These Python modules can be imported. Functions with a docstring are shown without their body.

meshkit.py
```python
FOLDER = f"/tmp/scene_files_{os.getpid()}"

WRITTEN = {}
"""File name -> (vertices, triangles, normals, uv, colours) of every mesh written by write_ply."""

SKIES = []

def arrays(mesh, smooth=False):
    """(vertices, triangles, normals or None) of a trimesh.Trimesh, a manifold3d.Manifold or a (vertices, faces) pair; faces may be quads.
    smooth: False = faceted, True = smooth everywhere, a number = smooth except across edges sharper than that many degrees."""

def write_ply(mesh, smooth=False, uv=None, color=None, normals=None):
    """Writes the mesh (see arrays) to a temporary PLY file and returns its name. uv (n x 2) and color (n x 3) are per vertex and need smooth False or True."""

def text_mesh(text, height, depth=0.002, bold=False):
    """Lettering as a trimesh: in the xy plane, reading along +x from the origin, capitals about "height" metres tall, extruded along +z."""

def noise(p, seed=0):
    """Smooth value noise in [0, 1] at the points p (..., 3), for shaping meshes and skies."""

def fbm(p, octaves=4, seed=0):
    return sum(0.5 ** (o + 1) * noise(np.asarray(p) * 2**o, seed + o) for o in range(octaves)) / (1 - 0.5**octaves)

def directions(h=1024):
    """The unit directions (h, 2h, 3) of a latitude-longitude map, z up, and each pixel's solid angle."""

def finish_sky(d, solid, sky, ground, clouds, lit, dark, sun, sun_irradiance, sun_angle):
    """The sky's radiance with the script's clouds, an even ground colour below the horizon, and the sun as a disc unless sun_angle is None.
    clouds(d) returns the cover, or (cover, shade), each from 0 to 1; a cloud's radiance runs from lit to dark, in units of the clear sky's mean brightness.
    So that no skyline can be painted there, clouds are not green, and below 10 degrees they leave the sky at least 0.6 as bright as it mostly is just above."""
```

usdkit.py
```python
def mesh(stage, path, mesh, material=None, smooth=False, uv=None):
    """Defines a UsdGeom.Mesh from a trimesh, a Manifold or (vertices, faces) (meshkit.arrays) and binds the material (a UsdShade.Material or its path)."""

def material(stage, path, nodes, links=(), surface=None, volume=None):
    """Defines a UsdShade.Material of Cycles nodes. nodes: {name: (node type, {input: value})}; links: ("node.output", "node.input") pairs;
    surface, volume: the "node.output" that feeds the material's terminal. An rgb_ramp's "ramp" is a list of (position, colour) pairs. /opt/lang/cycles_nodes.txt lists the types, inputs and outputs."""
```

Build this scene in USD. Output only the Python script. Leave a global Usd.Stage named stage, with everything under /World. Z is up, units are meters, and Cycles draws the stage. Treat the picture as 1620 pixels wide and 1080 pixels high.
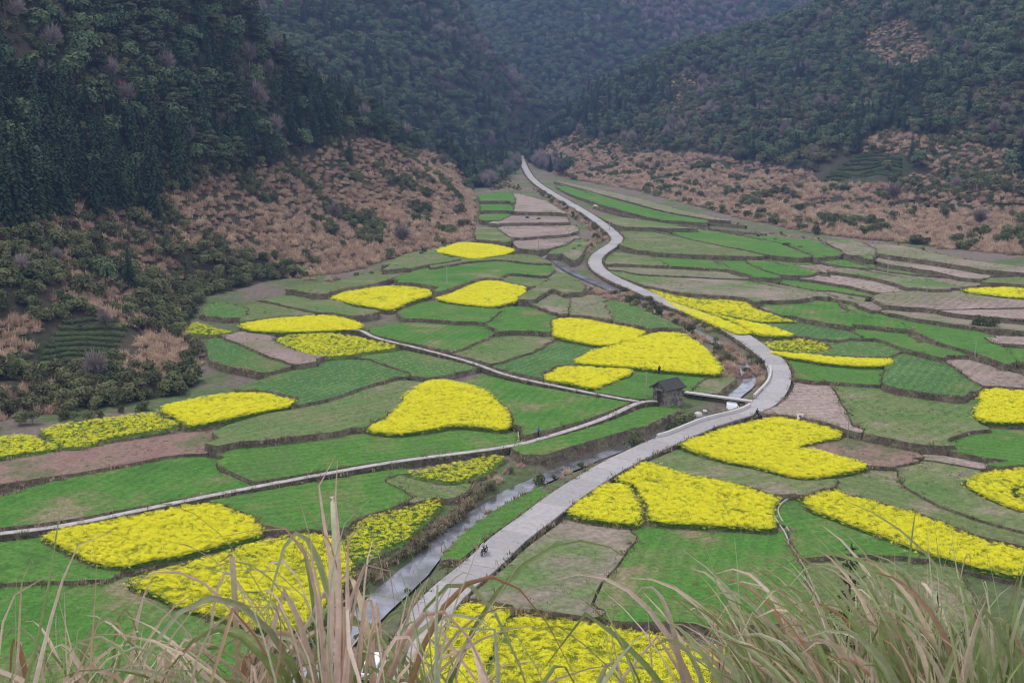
import math, random
import numpy as np, trimesh, shapely
from scipy.interpolate import RBFInterpolator, RegularGridInterpolator
import manifold3d as m3
import meshkit, usdkit
from pxr import Usd, UsdGeom, UsdLux, UsdShade, Sdf, Gf, Vt

rng = np.random.default_rng(11)
random.seed(11)
stage = Usd.Stage.CreateInMemory()
UsdGeom.SetStageUpAxis(stage, 'Z')
UsdGeom.SetStageMetersPerUnit(stage, 1.0)
UsdGeom.Xform.Define(stage, '/World')
UsdGeom.Scope.Define(stage, '/World/Looks')
T = Sdf.ValueTypeNames

# ------------------------------------------------------------------ camera, sky, sun, exposure
F = 1737.0                       # focal length in pixels of the 1620 x 1080 photograph
PITCH = math.radians(11.0)
EYE = np.array([0.0, 0.0, 51.6])
EXPOSURE = 0.2
cam = UsdGeom.Camera.Define(stage, '/World/camera')
cam.AddTranslateOp().Set(Gf.Vec3d(*EYE))
cam.AddRotateXOp().Set(90.0 - math.degrees(PITCH))
cam.CreateHorizontalApertureAttr(36.0)
cam.CreateVerticalApertureAttr(24.0)
cam.CreateFocalLengthAttr(36.0 * F / 1620.0)
cam.CreateClippingRangeAttr(Gf.Vec2f(0.1, 20000.0))
cam.CreateFStopAttr(16.0)
cam.CreateFocusDistanceAttr(160.0)
cam.CreateExposureAttr(EXPOSURE)

SUN_EL, SUN_AZ = math.radians(62), math.radians(-60)     # azimuth: atan2(x, y) of the direction towards the sun
dome = UsdLux.DomeLight.Define(stage, '/World/sky')
sky_m = usdkit.material(stage, '/World/Looks/sky_material', {
    'sky': ('sky_texture', {'sky_type': 'single_scattering', 'sun_disc': False, 'sun_elevation': SUN_EL, 'sun_rotation': SUN_AZ}),
    'tc': ('texture_coordinate', {}),
    'n': ('noise_texture', {'scale': 2.2, 'detail': 5.0, 'roughness': 0.55}),
    'r': ('rgb_ramp', {'ramp': [(0.25, (0.72, 0.72, 0.72)), (0.75, (0.98, 0.98, 0.98))]}),
    'cl': ('rgb_ramp', {'ramp': [(0.3, (8.6, 8.9, 9.6)), (0.7, (11.5, 11.6, 12.2))]}),
    'mx': ('mix_color', {}),
    'bg': ('background_shader', {'strength': 0.1}),
}, [('tc.generated', 'n.vector'), ('n.fac', 'r.fac'), ('n.fac', 'cl.fac'), ('r.color', 'mx.fac'), ('sky.color', 'mx.a'), ('cl.color', 'mx.b'), ('mx.result', 'bg.color')], surface='bg.background')
UsdShade.MaterialBindingAPI.Apply(dome.GetPrim()).Bind(sky_m)
dome.GetPrim().SetCustomDataByKey('kind', 'structure')
sun = UsdLux.DistantLight.Define(stage, '/World/sun')
sun.CreateIntensityAttr(0.38)
sun.CreateNormalizeAttr(True) if hasattr(sun, 'CreateNormalizeAttr') else None
sun.CreateAngleAttr(14.0)
sun.CreateColorAttr(Gf.Vec3f(1.0, 0.96, 0.9))
sd = np.array([math.cos(SUN_EL) * math.sin(SUN_AZ), math.cos(SUN_EL) * math.cos(SUN_AZ), math.sin(SUN_EL)])
sun.AddTransformOp().Set(Gf.Matrix4d().SetRotate(Gf.Rotation(Gf.Vec3d(0, 0, 1), Gf.Vec3d(*sd))))

# ------------------------------------------------------------------ helpers: scene graph
used = {}
def numbered(name, parent='/World'):
    k = (str(parent), name)
    n = used.get(k, 0); used[k] = n + 1
    return f'{parent}/{name}' if n == 0 else f'{parent}/{name}_{n:03d}'

def tag(p, label=None, cat=None, group=None, kind=None):
    p = p.GetPrim() if hasattr(p, 'GetPrim') else p
    for k, v in (('label', label), ('category', cat), ('group', group), ('kind', kind)):
        if v: p.SetCustomDataByKey(k, v)
    return p

def thing(name, label=None, cat=None, loc=(0, 0, 0), rotz=0.0, group=None, kind=None):
    x = UsdGeom.Xform.Define(stage, numbered(name))
    x.AddTranslateOp().Set(Gf.Vec3d(*map(float, loc)))
    if rotz: x.AddRotateZOp().Set(math.degrees(rotz))
    return tag(x, label, cat, group, kind)

def obj(name, mesh, mat, parent='/World', smooth=False, label=None, cat=None, group=None, kind=None):
    path = str(parent.GetPath()) if hasattr(parent, 'GetPath') else parent
    m = usdkit.mesh(stage, numbered(name, path), mesh, mat, smooth=smooth)
    return tag(m, label, cat, group, kind)

def tint(prim, colors):
    UsdGeom.PrimvarsAPI(prim).CreatePrimvar('tint', T.Color3fArray, 'vertex').Set(Vt.Vec3fArray.FromNumpy(np.asarray(colors, np.float32)))

class MB:
    """collects vertices and triangles"""
    def __init__(s): s.v, s.f, s.c, s.n = [], [], [], 0
    def add(s, v, f, c=None):
        v = np.asarray(v, float); s.v.append(v); s.f.append(np.asarray(f, int) + s.n); s.n += len(v)
        if c is not None: s.c.append(np.broadcast_to(np.asarray(c, float), (len(v), 3)))
    def tm(s, m): s.add(m.vertices, m.faces); return s
    def mesh(s): return np.vstack(s.v), np.vstack(s.f)

def box(cx, cy, cz, sx, sy, sz, rz=0.0):
    b = trimesh.creation.box((sx, sy, sz))
    if rz: b.apply_transform(trimesh.transformations.rotation_matrix(rz, (0, 0, 1)))
    b.apply_translation((cx, cy, cz)); return b

def tube(pts, radii, n=6, cap=True):
    pts = np.asarray(pts, float); radii = np.broadcast_to(np.asarray(radii, float), (len(pts),))
    d = np.gradient(pts, axis=0); d /= np.linalg.norm(d, axis=1, keepdims=True) + 1e-12
    up = np.where(np.abs(d[:, 2:3]) > 0.95, [[1.0, 0, 0]], [[0, 0, 1.0]])
    a = np.cross(d, up); a /= np.linalg.norm(a, axis=1, keepdims=True); b = np.cross(d, a)
    t = np.arange(n) * 2 * np.pi / n
    v = (pts[:, None] + radii[:, None, None] * (np.cos(t)[None, :, None] * a[:, None] + np.sin(t)[None, :, None] * b[:, None])).reshape(-1, 3)
    f = []
    for i in range(len(pts) - 1):
        for j in range(n):
            k = (j + 1) % n; p, q, r, s_ = i * n + j, i * n + k, (i + 1) * n + k, (i + 1) * n + j
            f += [(p, q, r), (p, r, s_)]
    if cap:
        for j in range(1, n - 1): f += [(0, j + 1, j), ((len(pts) - 1) * n, (len(pts) - 1) * n + j, (len(pts) - 1) * n + j + 1)]
    return v, np.array(f)

def cat(*ms):
    b = MB()
    for m in ms:
        if hasattr(m, 'vertices'): b.tm(m)
        elif hasattr(m, 'to_mesh'): mm = m.to_mesh(); b.add(mm.vert_properties[:, :3], mm.tri_verts)
        else: b.add(*m)
    return b.mesh()

# ------------------------------------------------------------------ helpers: materials
def look(name): return f'/World/Looks/{name}'
MATS = {}
def plain(name, color, rough=0.8, var=0.25, scale=6.0, metallic=0.0, bump=0.0, spec=0.3, obj_space=False):
    """one colour with a fine noise grain"""
    c = np.array(color, float)
    nodes = {'tc': ('texture_coordinate', {}), 'g': ('geometry', {}), 'n': ('noise_texture', {'scale': scale, 'detail': 4.0, 'roughness': 0.6}),
             'r': ('rgb_ramp', {'ramp': [(0.25, tuple(c * (1 - var))), (0.75, tuple(c * (1 + var)))]}),
             'b': ('bump', {'strength': bump, 'distance': 0.05}),
             'p': ('principled_bsdf', {'roughness': rough, 'metallic': metallic, 'specular_ior_level': spec})}
    links = [('tc.object' if obj_space else 'g.position', 'n.vector'), ('n.fac', 'r.fac'), ('r.color', 'p.base_color')]
    if bump: links += [('n.fac', 'b.height'), ('b.normal', 'p.normal')]
    else: nodes.pop('b')
    nodes.pop('g' if obj_space else 'tc')
    MATS[name] = usdkit.material(stage, look(name), nodes, links, surface='p.BSDF'); return MATS[name]

def leafmat(name, dark, light, rough=0.75, trans=0.0):
    """foliage: tone differs from leaf clump to leaf clump and from plant to plant"""
    nodes = {'g': ('geometry', {}), 'o': ('object_info', {}), 'a': ('math', {'math_type': 'multiply', 'value2': 0.6}), 'b': ('math', {'math_type': 'multiply_add', 'value2': 0.4}),
             'r': ('rgb_ramp', {'ramp': [(0.0, dark), (1.0, light)]}), 'p': ('principled_bsdf', {'roughness': rough, 'specular_ior_level': 0.2})}
    links = [('o.random', 'a.value1'), ('g.random_per_island', 'b.value1'), ('a.value', 'b.value3'), ('b.value', 'r.fac'), ('r.color', 'p.base_color')]
    s = 'p.BSDF'
    if trans:
        nodes['t'] = ('translucent_bsdf', {}); nodes['m'] = ('mix_closure', {'fac': trans})
        links += [('r.color', 't.color'), ('p.BSDF', 'm.closure1'), ('t.BSDF', 'm.closure2')]; s = 'm.closure'
    MATS[name] = usdkit.material(stage, look(name), nodes, links, surface=s); return MATS[name]

def fieldmat(name, stops, low=0.07, fine=3.0, contrast=0.35, rows=None, bump=0.5, dist=0.15, spots=None):
    """a cropped or fallow plot: broad patches, fine tufts and, for some, drill rows (direction, spacing)"""
    nodes = {'g': ('geometry', {}), 'n': ('noise_texture', {'scale': low, 'detail': 5.0, 'roughness': 0.66}), 'mr': ('map_range', {'from_min': 0.36, 'from_max': 0.64, 'clamp': True}),
             'r': ('rgb_ramp', {'ramp': stops}), 'f': ('noise_texture', {'scale': fine, 'detail': 4.0, 'roughness': 0.7}),
             'k': ('rgb_ramp', {'ramp': [(0.3, (1 - contrast,) * 3), (0.7, (1 + contrast,) * 3)]}),
             'mul': ('mix_color', {'blend_type': 'multiply', 'fac': 1.0}),
             'b': ('bump', {'strength': bump, 'distance': dist}), 'p': ('principled_bsdf', {'roughness': 0.9, 'specular_ior_level': 0.1})}
    links = [('g.position', 'n.vector'), ('g.position', 'f.vector'), ('n.fac', 'mr.value'), ('mr.result', 'r.fac'), ('f.fac', 'k.fac'), ('r.color', 'mul.a'), ('k.color', 'mul.b'), ('f.fac', 'b.height'), ('b.normal', 'p.normal')]
    top = 'mul.result'
    if rows:
        ang, sp, amt = rows
        nodes |= {'mp': ('mapping', {'rotation': (0, 0, ang)}), 'w': ('wave_texture', {'wave_type': 'bands', 'bands_direction': 'x', 'scale': 0.314 / sp, 'distortion': 1.5, 'detail': 2.0, 'detail_scale': 1.0}),
                  'wr': ('rgb_ramp', {'ramp': [(0.2, (1 - amt,) * 3), (0.8, (1 + amt * 0.6,) * 3)]}), 'mw': ('mix_color', {'blend_type': 'multiply', 'fac': 1.0})}
        links += [('g.position', 'mp.vector'), ('mp.vector', 'w.vector'), ('w.fac', 'wr.fac'), (top, 'mw.a'), ('wr.color', 'mw.b')]; top = 'mw.result'
    if spots:
        scale, col, size = spots
        nodes |= {'v': ('voronoi_texture', {'scale': scale}), 'vr': ('rgb_ramp', {'ramp': [(size, (1, 1, 1)), (size + 0.12, (0, 0, 0))]}), 'ms': ('mix_color', {'b': col})}
        links += [('g.position', 'v.vector'), ('v.distance', 'vr.fac'), ('vr.color', 'ms.fac'), (top, 'ms.a')]; top = 'ms.result'
    links.append((top, 'p.base_color'))
    MATS[name] = usdkit.material(stage, look(name), nodes, links, surface='p.BSDF'); return MATS[name]

def tintmat(name, rough=0.9, fine=2.0, contrast=0.4, bump=0.6, dist=0.3, trans=0.0, spec=0.15):
    """takes its colour from the mesh's own 'tint', broken up by a fine noise"""
    nodes = {'a': ('attribute', {'attribute': 'tint'}), 'g': ('geometry', {}), 'f': ('noise_texture', {'scale': fine, 'detail': 6.0, 'roughness': 0.7}),
             'k': ('rgb_ramp', {'ramp': [(0.25, (1 - contrast,) * 3), (0.75, (1 + contrast,) * 3)]}), 'mul': ('mix_color', {'blend_type': 'multiply', 'fac': 1.0}),
             'b': ('bump', {'strength': bump, 'distance': dist}), 'p': ('principled_bsdf', {'roughness': rough, 'specular_ior_level': spec})}
    links = [('g.position', 'f.vector'), ('f.fac', 'k.fac'), ('a.color', 'mul.a'), ('k.color', 'mul.b'), ('mul.result', 'p.base_color'), ('f.fac', 'b.height')]
    if bump: links.append(('b.normal', 'p.normal'))
    s = 'p.BSDF'
    if trans:
        nodes['t'] = ('translucent_bsdf', {}); nodes['m'] = ('mix_closure', {'fac': trans})
        links += [('mul.result', 't.color'), ('p.BSDF', 'm.closure1'), ('t.BSDF', 'm.closure2')]; s = 'm.closure'
    MATS[name] = usdkit.material(stage, look(name), nodes, links, surface=s); return MATS[name]

# ------------------------------------------------------------------ helpers: the camera's geometry (used to survey points off the photograph)
cp, sp_ = math.cos(PITCH), math.sin(PITCH)
FWD, UP = np.array([0, cp, -sp_]), np.array([0, sp_, cp])
def ray(uv):
    uv = np.atleast_2d(np.asarray(uv, float))
    return FWD + np.array([1.0, 0, 0]) * ((uv[:, :1] - 810) / F) + UP * ((540 - uv[:, 1:2]) / F)
def project(p):
    q = np.asarray(p, float) - EYE
    d = q @ FWD
    dd = np.maximum(d, 0.01)
    return 810 + F * q[..., 0] / dd, 540 - F * (q @ UP) / dd, d
def floor_z(x, y):
    """the valley floor before terracing: climbs away from the viewer and to the right"""
    x = np.asarray(x, float)
    return 0.035 * np.asarray(y, float) + 0.06 * 15 * np.log1p(np.exp(np.clip((x - 70) / 15, -30, 12)))
def on_floor(uv, lift=0.0, surf=None):
    """world points where the photograph's points lie on the floor raised by lift"""
    d = ray(uv); lo = np.full(len(d), 5.0); hi = np.full(len(d), 2500.0)
    s_ = surf or floor_z
    ts = np.geomspace(20, 2500, 500)
    P = EYE + d[:, None] * ts[None, :, None]
    below = P[..., 2] < s_(P[..., 0], P[..., 1]) + lift
    i = np.where(below.any(1), below.argmax(1), 499)
    lo, hi = ts[np.maximum(i - 1, 0)], ts[i]
    for _ in range(40):
        m = (lo + hi) / 2; p = EYE + d * m[:, None]
        b = p[:, 2] < s_(p[:, 0], p[:, 1]) + lift
        hi = np.where(b, m, hi); lo = np.where(b, lo, m)
    return EYE + d * hi[:, None]
def at_depth(u, v, D):
    return EYE + ray([(u, v)])[0] * D
def spline(pts, step):
    """smooth curve through the points, resampled evenly"""
    from scipy.interpolate import PchipInterpolator, CubicSpline
    pts = np.asarray(pts, float)
    s = np.r_[0, np.cumsum(np.linalg.norm(np.diff(pts, axis=0), axis=1) ** 0.5)]
    c = CubicSpline(s, pts)(np.linspace(0, s[-1], 60 * len(pts)))
    L = np.r_[0, np.cumsum(np.linalg.norm(np.diff(c, axis=0), axis=1))]
    t = np.linspace(0, L[-1], max(2, int(L[-1] / step) + 1))
    return np.stack([np.interp(t, L, c[:, k]) for k in range(pts.shape[1])], 1)
def chaikin(p, n=2):
    p = np.asarray(p, float)
    for _ in range(n):
        q = np.roll(p, -1, axis=0)
        p = np.stack([0.86 * p + 0.14 * q, 0.14 * p + 0.86 * q], 1).reshape(-1, p.shape[1])
    return p

# ------------------------------------------------------------------ surveyed lines: road, stream, footpaths
ROAD_PX = [(560,1180),(600,1105),(628,1053),(650,1020),(670,987),(693,953),(727,920),(767,887),(803,853),(847,820),(890,787),(942,753),(978,732),(1050,698),(1128,666),(1186,648),(1215,631),(1230,609),(1233,590),(1224,570),(1207,555),(1163,525),(1113,500),(1073,485),(1015,460),(972,441),(947,425),(942,410),(954,397),(972,385),(976,376),(968,367),(955,356),(927,337),(893,317),(855,294),(836,275),(827,256),(824,243),(825,235),(820,231)]
ROAD_LIFT, ROAD_W = 0.9, 4.1
STREAM_LO = [(400,1180),(440,1120),(480,1065),(520,1020),(565,985),(605,950),(640,918),(672,887),(700,855),(745,821),(795,788),(860,757),(910,736),(945,723),(1000,704),(1040,692),(1085,668),(1120,660),(1150,652)]
STREAM_LO_W = [7,6.5,6,5.5,5,4.4,4.0,3.8,3.7,3.6,3.3,2.8,2.4,2.0,1.6,2.0,2.6,2.8,2.0]
STREAM_HI = [(1158,632),(1170,620),(1184,607),(1183,592),(1172,575),(1150,553),(1118,533),(1080,512),(1040,493),(1000,473),(962,456),(925,440),(895,425),(880,412)]
LO_Z, HI_Z = -0.7, -0.35          # water level against the floor, below and above the weir

road_c = spline(on_floor(ROAD_PX, ROAD_LIFT), 1.0)
lo_raw = np.c_[on_floor(STREAM_LO, LO_Z), 0.58 * np.array(STREAM_LO_W)]
stream_lo = spline(lo_raw, 1.2)
stream_lo[:, 3] *= 0.8 + 0.5 * meshkit.fbm(np.c_[stream_lo[:, :2] / 4.0, np.zeros(len(stream_lo))], 2, 13)
stream_hi = spline(np.c_[on_floor(STREAM_HI, HI_Z), np.full(len(STREAM_HI), 1.6)], 1.2)

def seg_dist(P, line):
    """distance of each point to the line and the index of the nearest vertex (both in plan)"""
    from scipy.spatial import cKDTree
    d, i = cKDTree(line[:, :2]).query(P[:, :2])
    return d, i

# ------------------------------------------------------------------ the lie of the land
FOOT_L = [(-260,760),(-100,700),(0,663),(133,650),(300,625),(325,590),(318,555),(300,520),(330,470),(440,442),(560,430),(650,400),(745,378),(757,335),(750,297),(800,276),(822,246)]
FOOT_R = [(840,258),(900,283),(1000,300),(1180,347),(1300,372),(1500,393),(1640,407),(1900,440)]
foot_l, foot_r = on_floor(FOOT_L), on_floor(FOOT_R)
valley = shapely.Polygon(np.vstack([[(-160, 20)], foot_l[:, :2], foot_r[:, :2], [(330, 260), (330, 20)]])).buffer(0)

def control(rows, shift=0):
    return np.array([on_floor([r[:2]])[0] if len(r) == 2 else at_depth(*r) for r in rows])
HILLS = {
 'left_hill': (control(FOOT_L + [(120,560,204),(0,560,200),(-150,560,185),(200,480,245),(80,470,225),(0,400,230),(150,400,258),(300,400,292),(300,450,285),(450,390,328),(560,370,362),(650,350,408),(720,330,455),(725,290,540),
      (0,250,262),(200,280,300),(400,300,350),(560,260,430),(640,250,500),(700,262,560),(745,280,596),(0,100,288),(200,100,335),(400,150,398),(500,190,436),
      (0,0,305),(310,0,385),(150,0,345),(420,112,436),(560,178,478),(620,219,536),(695,243,598),(-300,300,222),(-300,0,262),(-200,-200,322),(100,-200,375),(300,-150,405)])),
 'middle_hill': (control([(690,250,700),(760,240,790),(815,236,880),(600,230,640),(600,200,655),(700,190,740),(770,200,820),(815,200,905),(500,100,680),(600,100,750),(700,100,820),(790,150,890),(400,0,700),(500,0,770),(600,0,840),(700,20,890),(780,90,935),(832,150,968),
      (645,-60,890),(720,0,950),(400,-160,760),(500,-180,860),(300,-100,680)])),
 'far_hill': (control([(820,232,1010),(840,225,1020),(900,180,1060),(1000,120,1140),(900,60,1180),(820,150,1080),(900,-20,1260),(750,0,1290),(1100,60,1200),(1200,20,1260),(1300,20,1290),(1150,-100,1400),(700,-120,1420),(900,-150,1420),(1400,-100,1380),(600,-100,1400),(500,-150,1450),(1600,-150,1450)])),
 'right_hill': (control(FOOT_R + [(870,238,800),(1000,262,668),(1100,258,625),(1250,282,532),(1400,300,480),(1620,322,420),(1900,340,380),(1000,190,765),(1100,170,735),(1250,170,665),(1400,170,605),(1620,160,520),(1900,150,470),
      (1150,115,790),(1250,90,760),(1450,60,670),(1620,50,585),(1900,0,540),(885,190,862),(940,155,862),(1000,129,862),(1080,91,862),(1200,69,852),(1290,37,852),(1340,-30,862),(1500,-160,850),(1800,-220,740)])),
}
CRESTS = {'left_hill': [(310,0,385),(420,112,436),(560,178,478),(620,219,536),(695,243,598),(745,280,596),(100,-200,375),(300,-150,405),(-200,-200,322)],
          'middle_hill': [(832,150,968),(780,90,935),(720,0,950),(645,-60,890),(500,-180,860),(400,-160,760)],
          'right_hill': [(885,190,862),(940,155,862),(1000,129,862),(1080,91,862),(1200,69,852),(1290,37,852),(1340,-30,862),(1500,-160,850)],
          'far_hill': []}
hill_fn = {}
for name, pts in HILLS.items():
    back = [at_depth(u, v, D) + np.array([(u - 810) / F * 45, 45.0, -30.0]) for u, v, D in CRESTS[name]] + [at_depth(u, v, D) + np.array([(u - 810) / F * 100, 100.0, -75.0]) for u, v, D in CRESTS[name]]
    P = np.vstack([pts] + ([back] if back else []))
    hill_fn[name] = (RBFInterpolator(P[:, :2], P[:, 2], kernel='thin_plate_spline', smoothing=3.0), shapely.MultiPoint(P[:, :2]).convex_hull.buffer(15))

def axis(*spans):
    return np.unique(np.concatenate([np.arange(a, b, s) for a, b, s in spans]))
GX = axis((-900, -180, 9), (-180, 190, 1.5), (190, 330, 4), (330, 1000, 9.0))
GY = axis((-30, 90, 2), (90, 330, 1.5), (330, 640, 2.5), (640, 1000, 4), (1000, 1700, 9.0))
XX, YY = np.meshgrid(GX, GY)
PTS = np.c_[XX.ravel(), YY.ravel()]
base = floor_z(PTS[:, 0], PTS[:, 1])
hz, hid = np.full(len(PTS), -500.0), np.zeros(len(PTS), int)
for k, (name, (fn, hull)) in enumerate(hill_fn.items()):
    dist = shapely.distance(shapely.points(PTS), hull)
    near = dist < 120
    z = np.full(len(PTS), -500.0)
    z[near] = fn(PTS[near]) - 0.75 * dist[near]
    hid = np.where(z > hz, k + 1, hid); hz = np.maximum(hz, z)
out = shapely.distance(shapely.points(PTS), valley)
p3 = np.c_[PTS / 40.0, np.zeros(len(PTS))]
rough = (meshkit.fbm(p3, 4, 3) - 0.5) * 17.0 * np.clip(out / 60, 0, 1) + (meshkit.fbm(p3 * 6, 3, 8) - 0.5) * 1.6 * np.clip(out / 8, 0, 1)
w = np.clip(out / 14.0, 0, 1); w = w * w * (3 - 2 * w)
land = base + w * np.maximum(hz - base, -1.5 * (hz > -400)) + np.where(hz > base, rough, 0)
hid = np.where((out > 0.5), np.where(hz > base - 1, hid, np.where(PTS[:, 0] > 60, 4, 1)), 0)
# the hillside the picture is taken from
fall = np.where(PTS[:, 1] < 7, 50.0 - 0.40 * PTS[:, 1], 47.2 - 0.75 * (PTS[:, 1] - 7)) + 0.03 * PTS[:, 0] + (meshkit.fbm(p3 * 20, 3, 5) - 0.5) * 0.5
own = fall > land
land = np.where(own, fall, land); hid = np.where(own, 5, hid)
# the stream's bed, cut into the floor
for line, depth in ((stream_lo, LO_Z - 0.5), (stream_hi, HI_Z - 0.4)):
    d, i = seg_dist(PTS, line)
    half = line[i, 3] / 2
    t = np.clip((d - half) / 2.2, 0, 1)
    cut = depth * (1 - t * t * (3 - 2 * t))
    land = np.where((d < half + 2.2) & (hid == 0), np.minimum(land, base + cut), land)
LAND = land.reshape(XX.shape)
ground = RegularGridInterpolator((GY, GX), LAND, bounds_error=False, fill_value=0.0)
HID = hid.reshape(XX.shape)
def gz(x, y): return ground(np.c_[np.atleast_1d(y), np.atleast_1d(x)])

# colour of the bare ground, from its own patches of soil, grass and leaf litter
n1 = meshkit.fbm(np.c_[PTS / 9.0, np.zeros(len(PTS))], 4, 21); n2 = meshkit.fbm(np.c_[PTS / 30.0, np.ones(len(PTS))], 3, 22)
soil, turf, litter, fern = np.array([.17, .135, .115]), np.array([.10, .135, .055]), np.array([.062, .052, .036]), np.array([.032, .045, .022])
mixf = lambda a, b, t: a + (b - a) * np.clip(t, 0, 1)[:, None]
col = np.where((hid == 0)[:, None], mixf(soil, turf, (n1 - 0.42) * 5), mixf(litter, fern, (n1 + n2 - 0.9) * 3))
ground_m = tintmat('ground_soil', fine=1.1, contrast=0.45, bump=0.8, dist=0.5)
nx, ny = len(GX), len(GY)
idx = np.arange(nx * ny).reshape(ny, nx)
quads = np.stack([idx[:-1, :-1], idx[:-1, 1:], idx[1:, 1:], idx[1:, :-1]], -1).reshape(-1, 4)
qid = hid[quads].max(1)
for k, name in enumerate(['valley_floor', 'left_hill', 'middle_hill', 'far_hill', 'right_hill', 'near_hillside']):
    q = quads[qid == k]
    if not len(q): continue
    un, inv = np.unique(q, return_inverse=True)
    v = np.c_[PTS[un], land[un]]
    pr = obj(name, (v, inv.reshape(-1, 4)), ground_m, smooth=True, kind='structure')
    tint(pr, col[un])

# ------------------------------------------------------------------ ribbons: road slabs, footpaths, water, walls
def ribbon(c, width, lift=0.0, skirt=0.0, level=None):
    """a strip along the centre line c (n x 3) with vertical sides"""
    c = np.asarray(c, float); width = np.broadcast_to(width, (len(c),))
    d = np.gradient(c[:, :2], axis=0); d /= np.linalg.norm(d, axis=1, keepdims=True) + 1e-9
    nrm = np.c_[d[:, 1], -d[:, 0]]
    L = np.c_[c[:, :2] - nrm * width[:, None] / 2, c[:, 2] + lift]; R = np.c_[c[:, :2] + nrm * width[:, None] / 2, c[:, 2] + lift]
    n = len(c)
    v = [L, R]; f = []
    for i in range(n - 1): f.append((i, n + i, n + i + 1, i + 1))
    if skirt:
        v += [L - [0, 0, skirt], R - [0, 0, skirt]]
        for i in range(n - 1):
            f.append((i, i + 1, 2 * n + i + 1, 2 * n + i)); f.append((n + i + 1, n + i, 3 * n + i, 3 * n + i + 1))
        f.append((0, 2 * n, 3 * n, n)); f.append((n - 1, 2 * n - 1, 4 * n - 1, 3 * n - 1))
    return np.vstack(v), np.array(f)

conc = [plain(f'concrete_{k}', np.array([.335, .312, .316]) * s, 0.9, 0.16, 1.6, bump=0.25) for k, s in (('pale', 1.07), ('plain', 1.0), ('worn', 0.92))]
path_m = plain('path_concrete', (.385, .35, .345), 0.9, 0.35, 1.2, bump=0.3)
kerb_m = plain('kerb_concrete', (.50, .48, .46), 0.85, 0.18, 2.5)
stone_m = fieldmat('rubble_stone', [(0.25, (.09, .075, .065)), (0.5, (.17, .145, .125)), (0.62, (.10, .115, .055)), (0.85, (.16, .14, .11))], low=0.8, fine=3.5, contrast=0.55, bump=1.0, dist=0.3)
road = thing('road', kind='structure')
tag(road, 'pale winding concrete lane climbing along the stream up the valley')
k = 0
step = 5
for i in range(0, len(road_c) - 1, step):
    seg = road_c[i:i + step + 1].copy()
    if len(seg) < 2: continue
    dd = seg[-1] - seg[-2]; seg[-1] = seg[-1] - dd * 0.035 / max(np.linalg.norm(dd), .1)      # open joint
    seg[:, 2] += rng.normal(0, 0.006)
    obj('slab', ribbon(seg, ROAD_W, 0.0, 0.22), conc[rng.integers(0, 3)], road)
sub = road_c.copy(); sub[:, 2] -= 0.03
obj('embankment', ribbon(sub, ROAD_W - 0.03, 0.0, 2.6), stone_m, road)
for px, nm in (([(1040,689),(1068,680),(1100,667),(1130,658),(1160,651),(1186,640)], 'kerb'), ([(1193,626),(1207,612),(1215,602),(1219,590),(1218,580)], 'kerb')):
    c = spline(on_floor(px, ROAD_LIFT + 0.2), 0.8)
    obj(nm, ribbon(c, 0.35, 0.25, 0.9), kerb_m, road)

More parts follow.
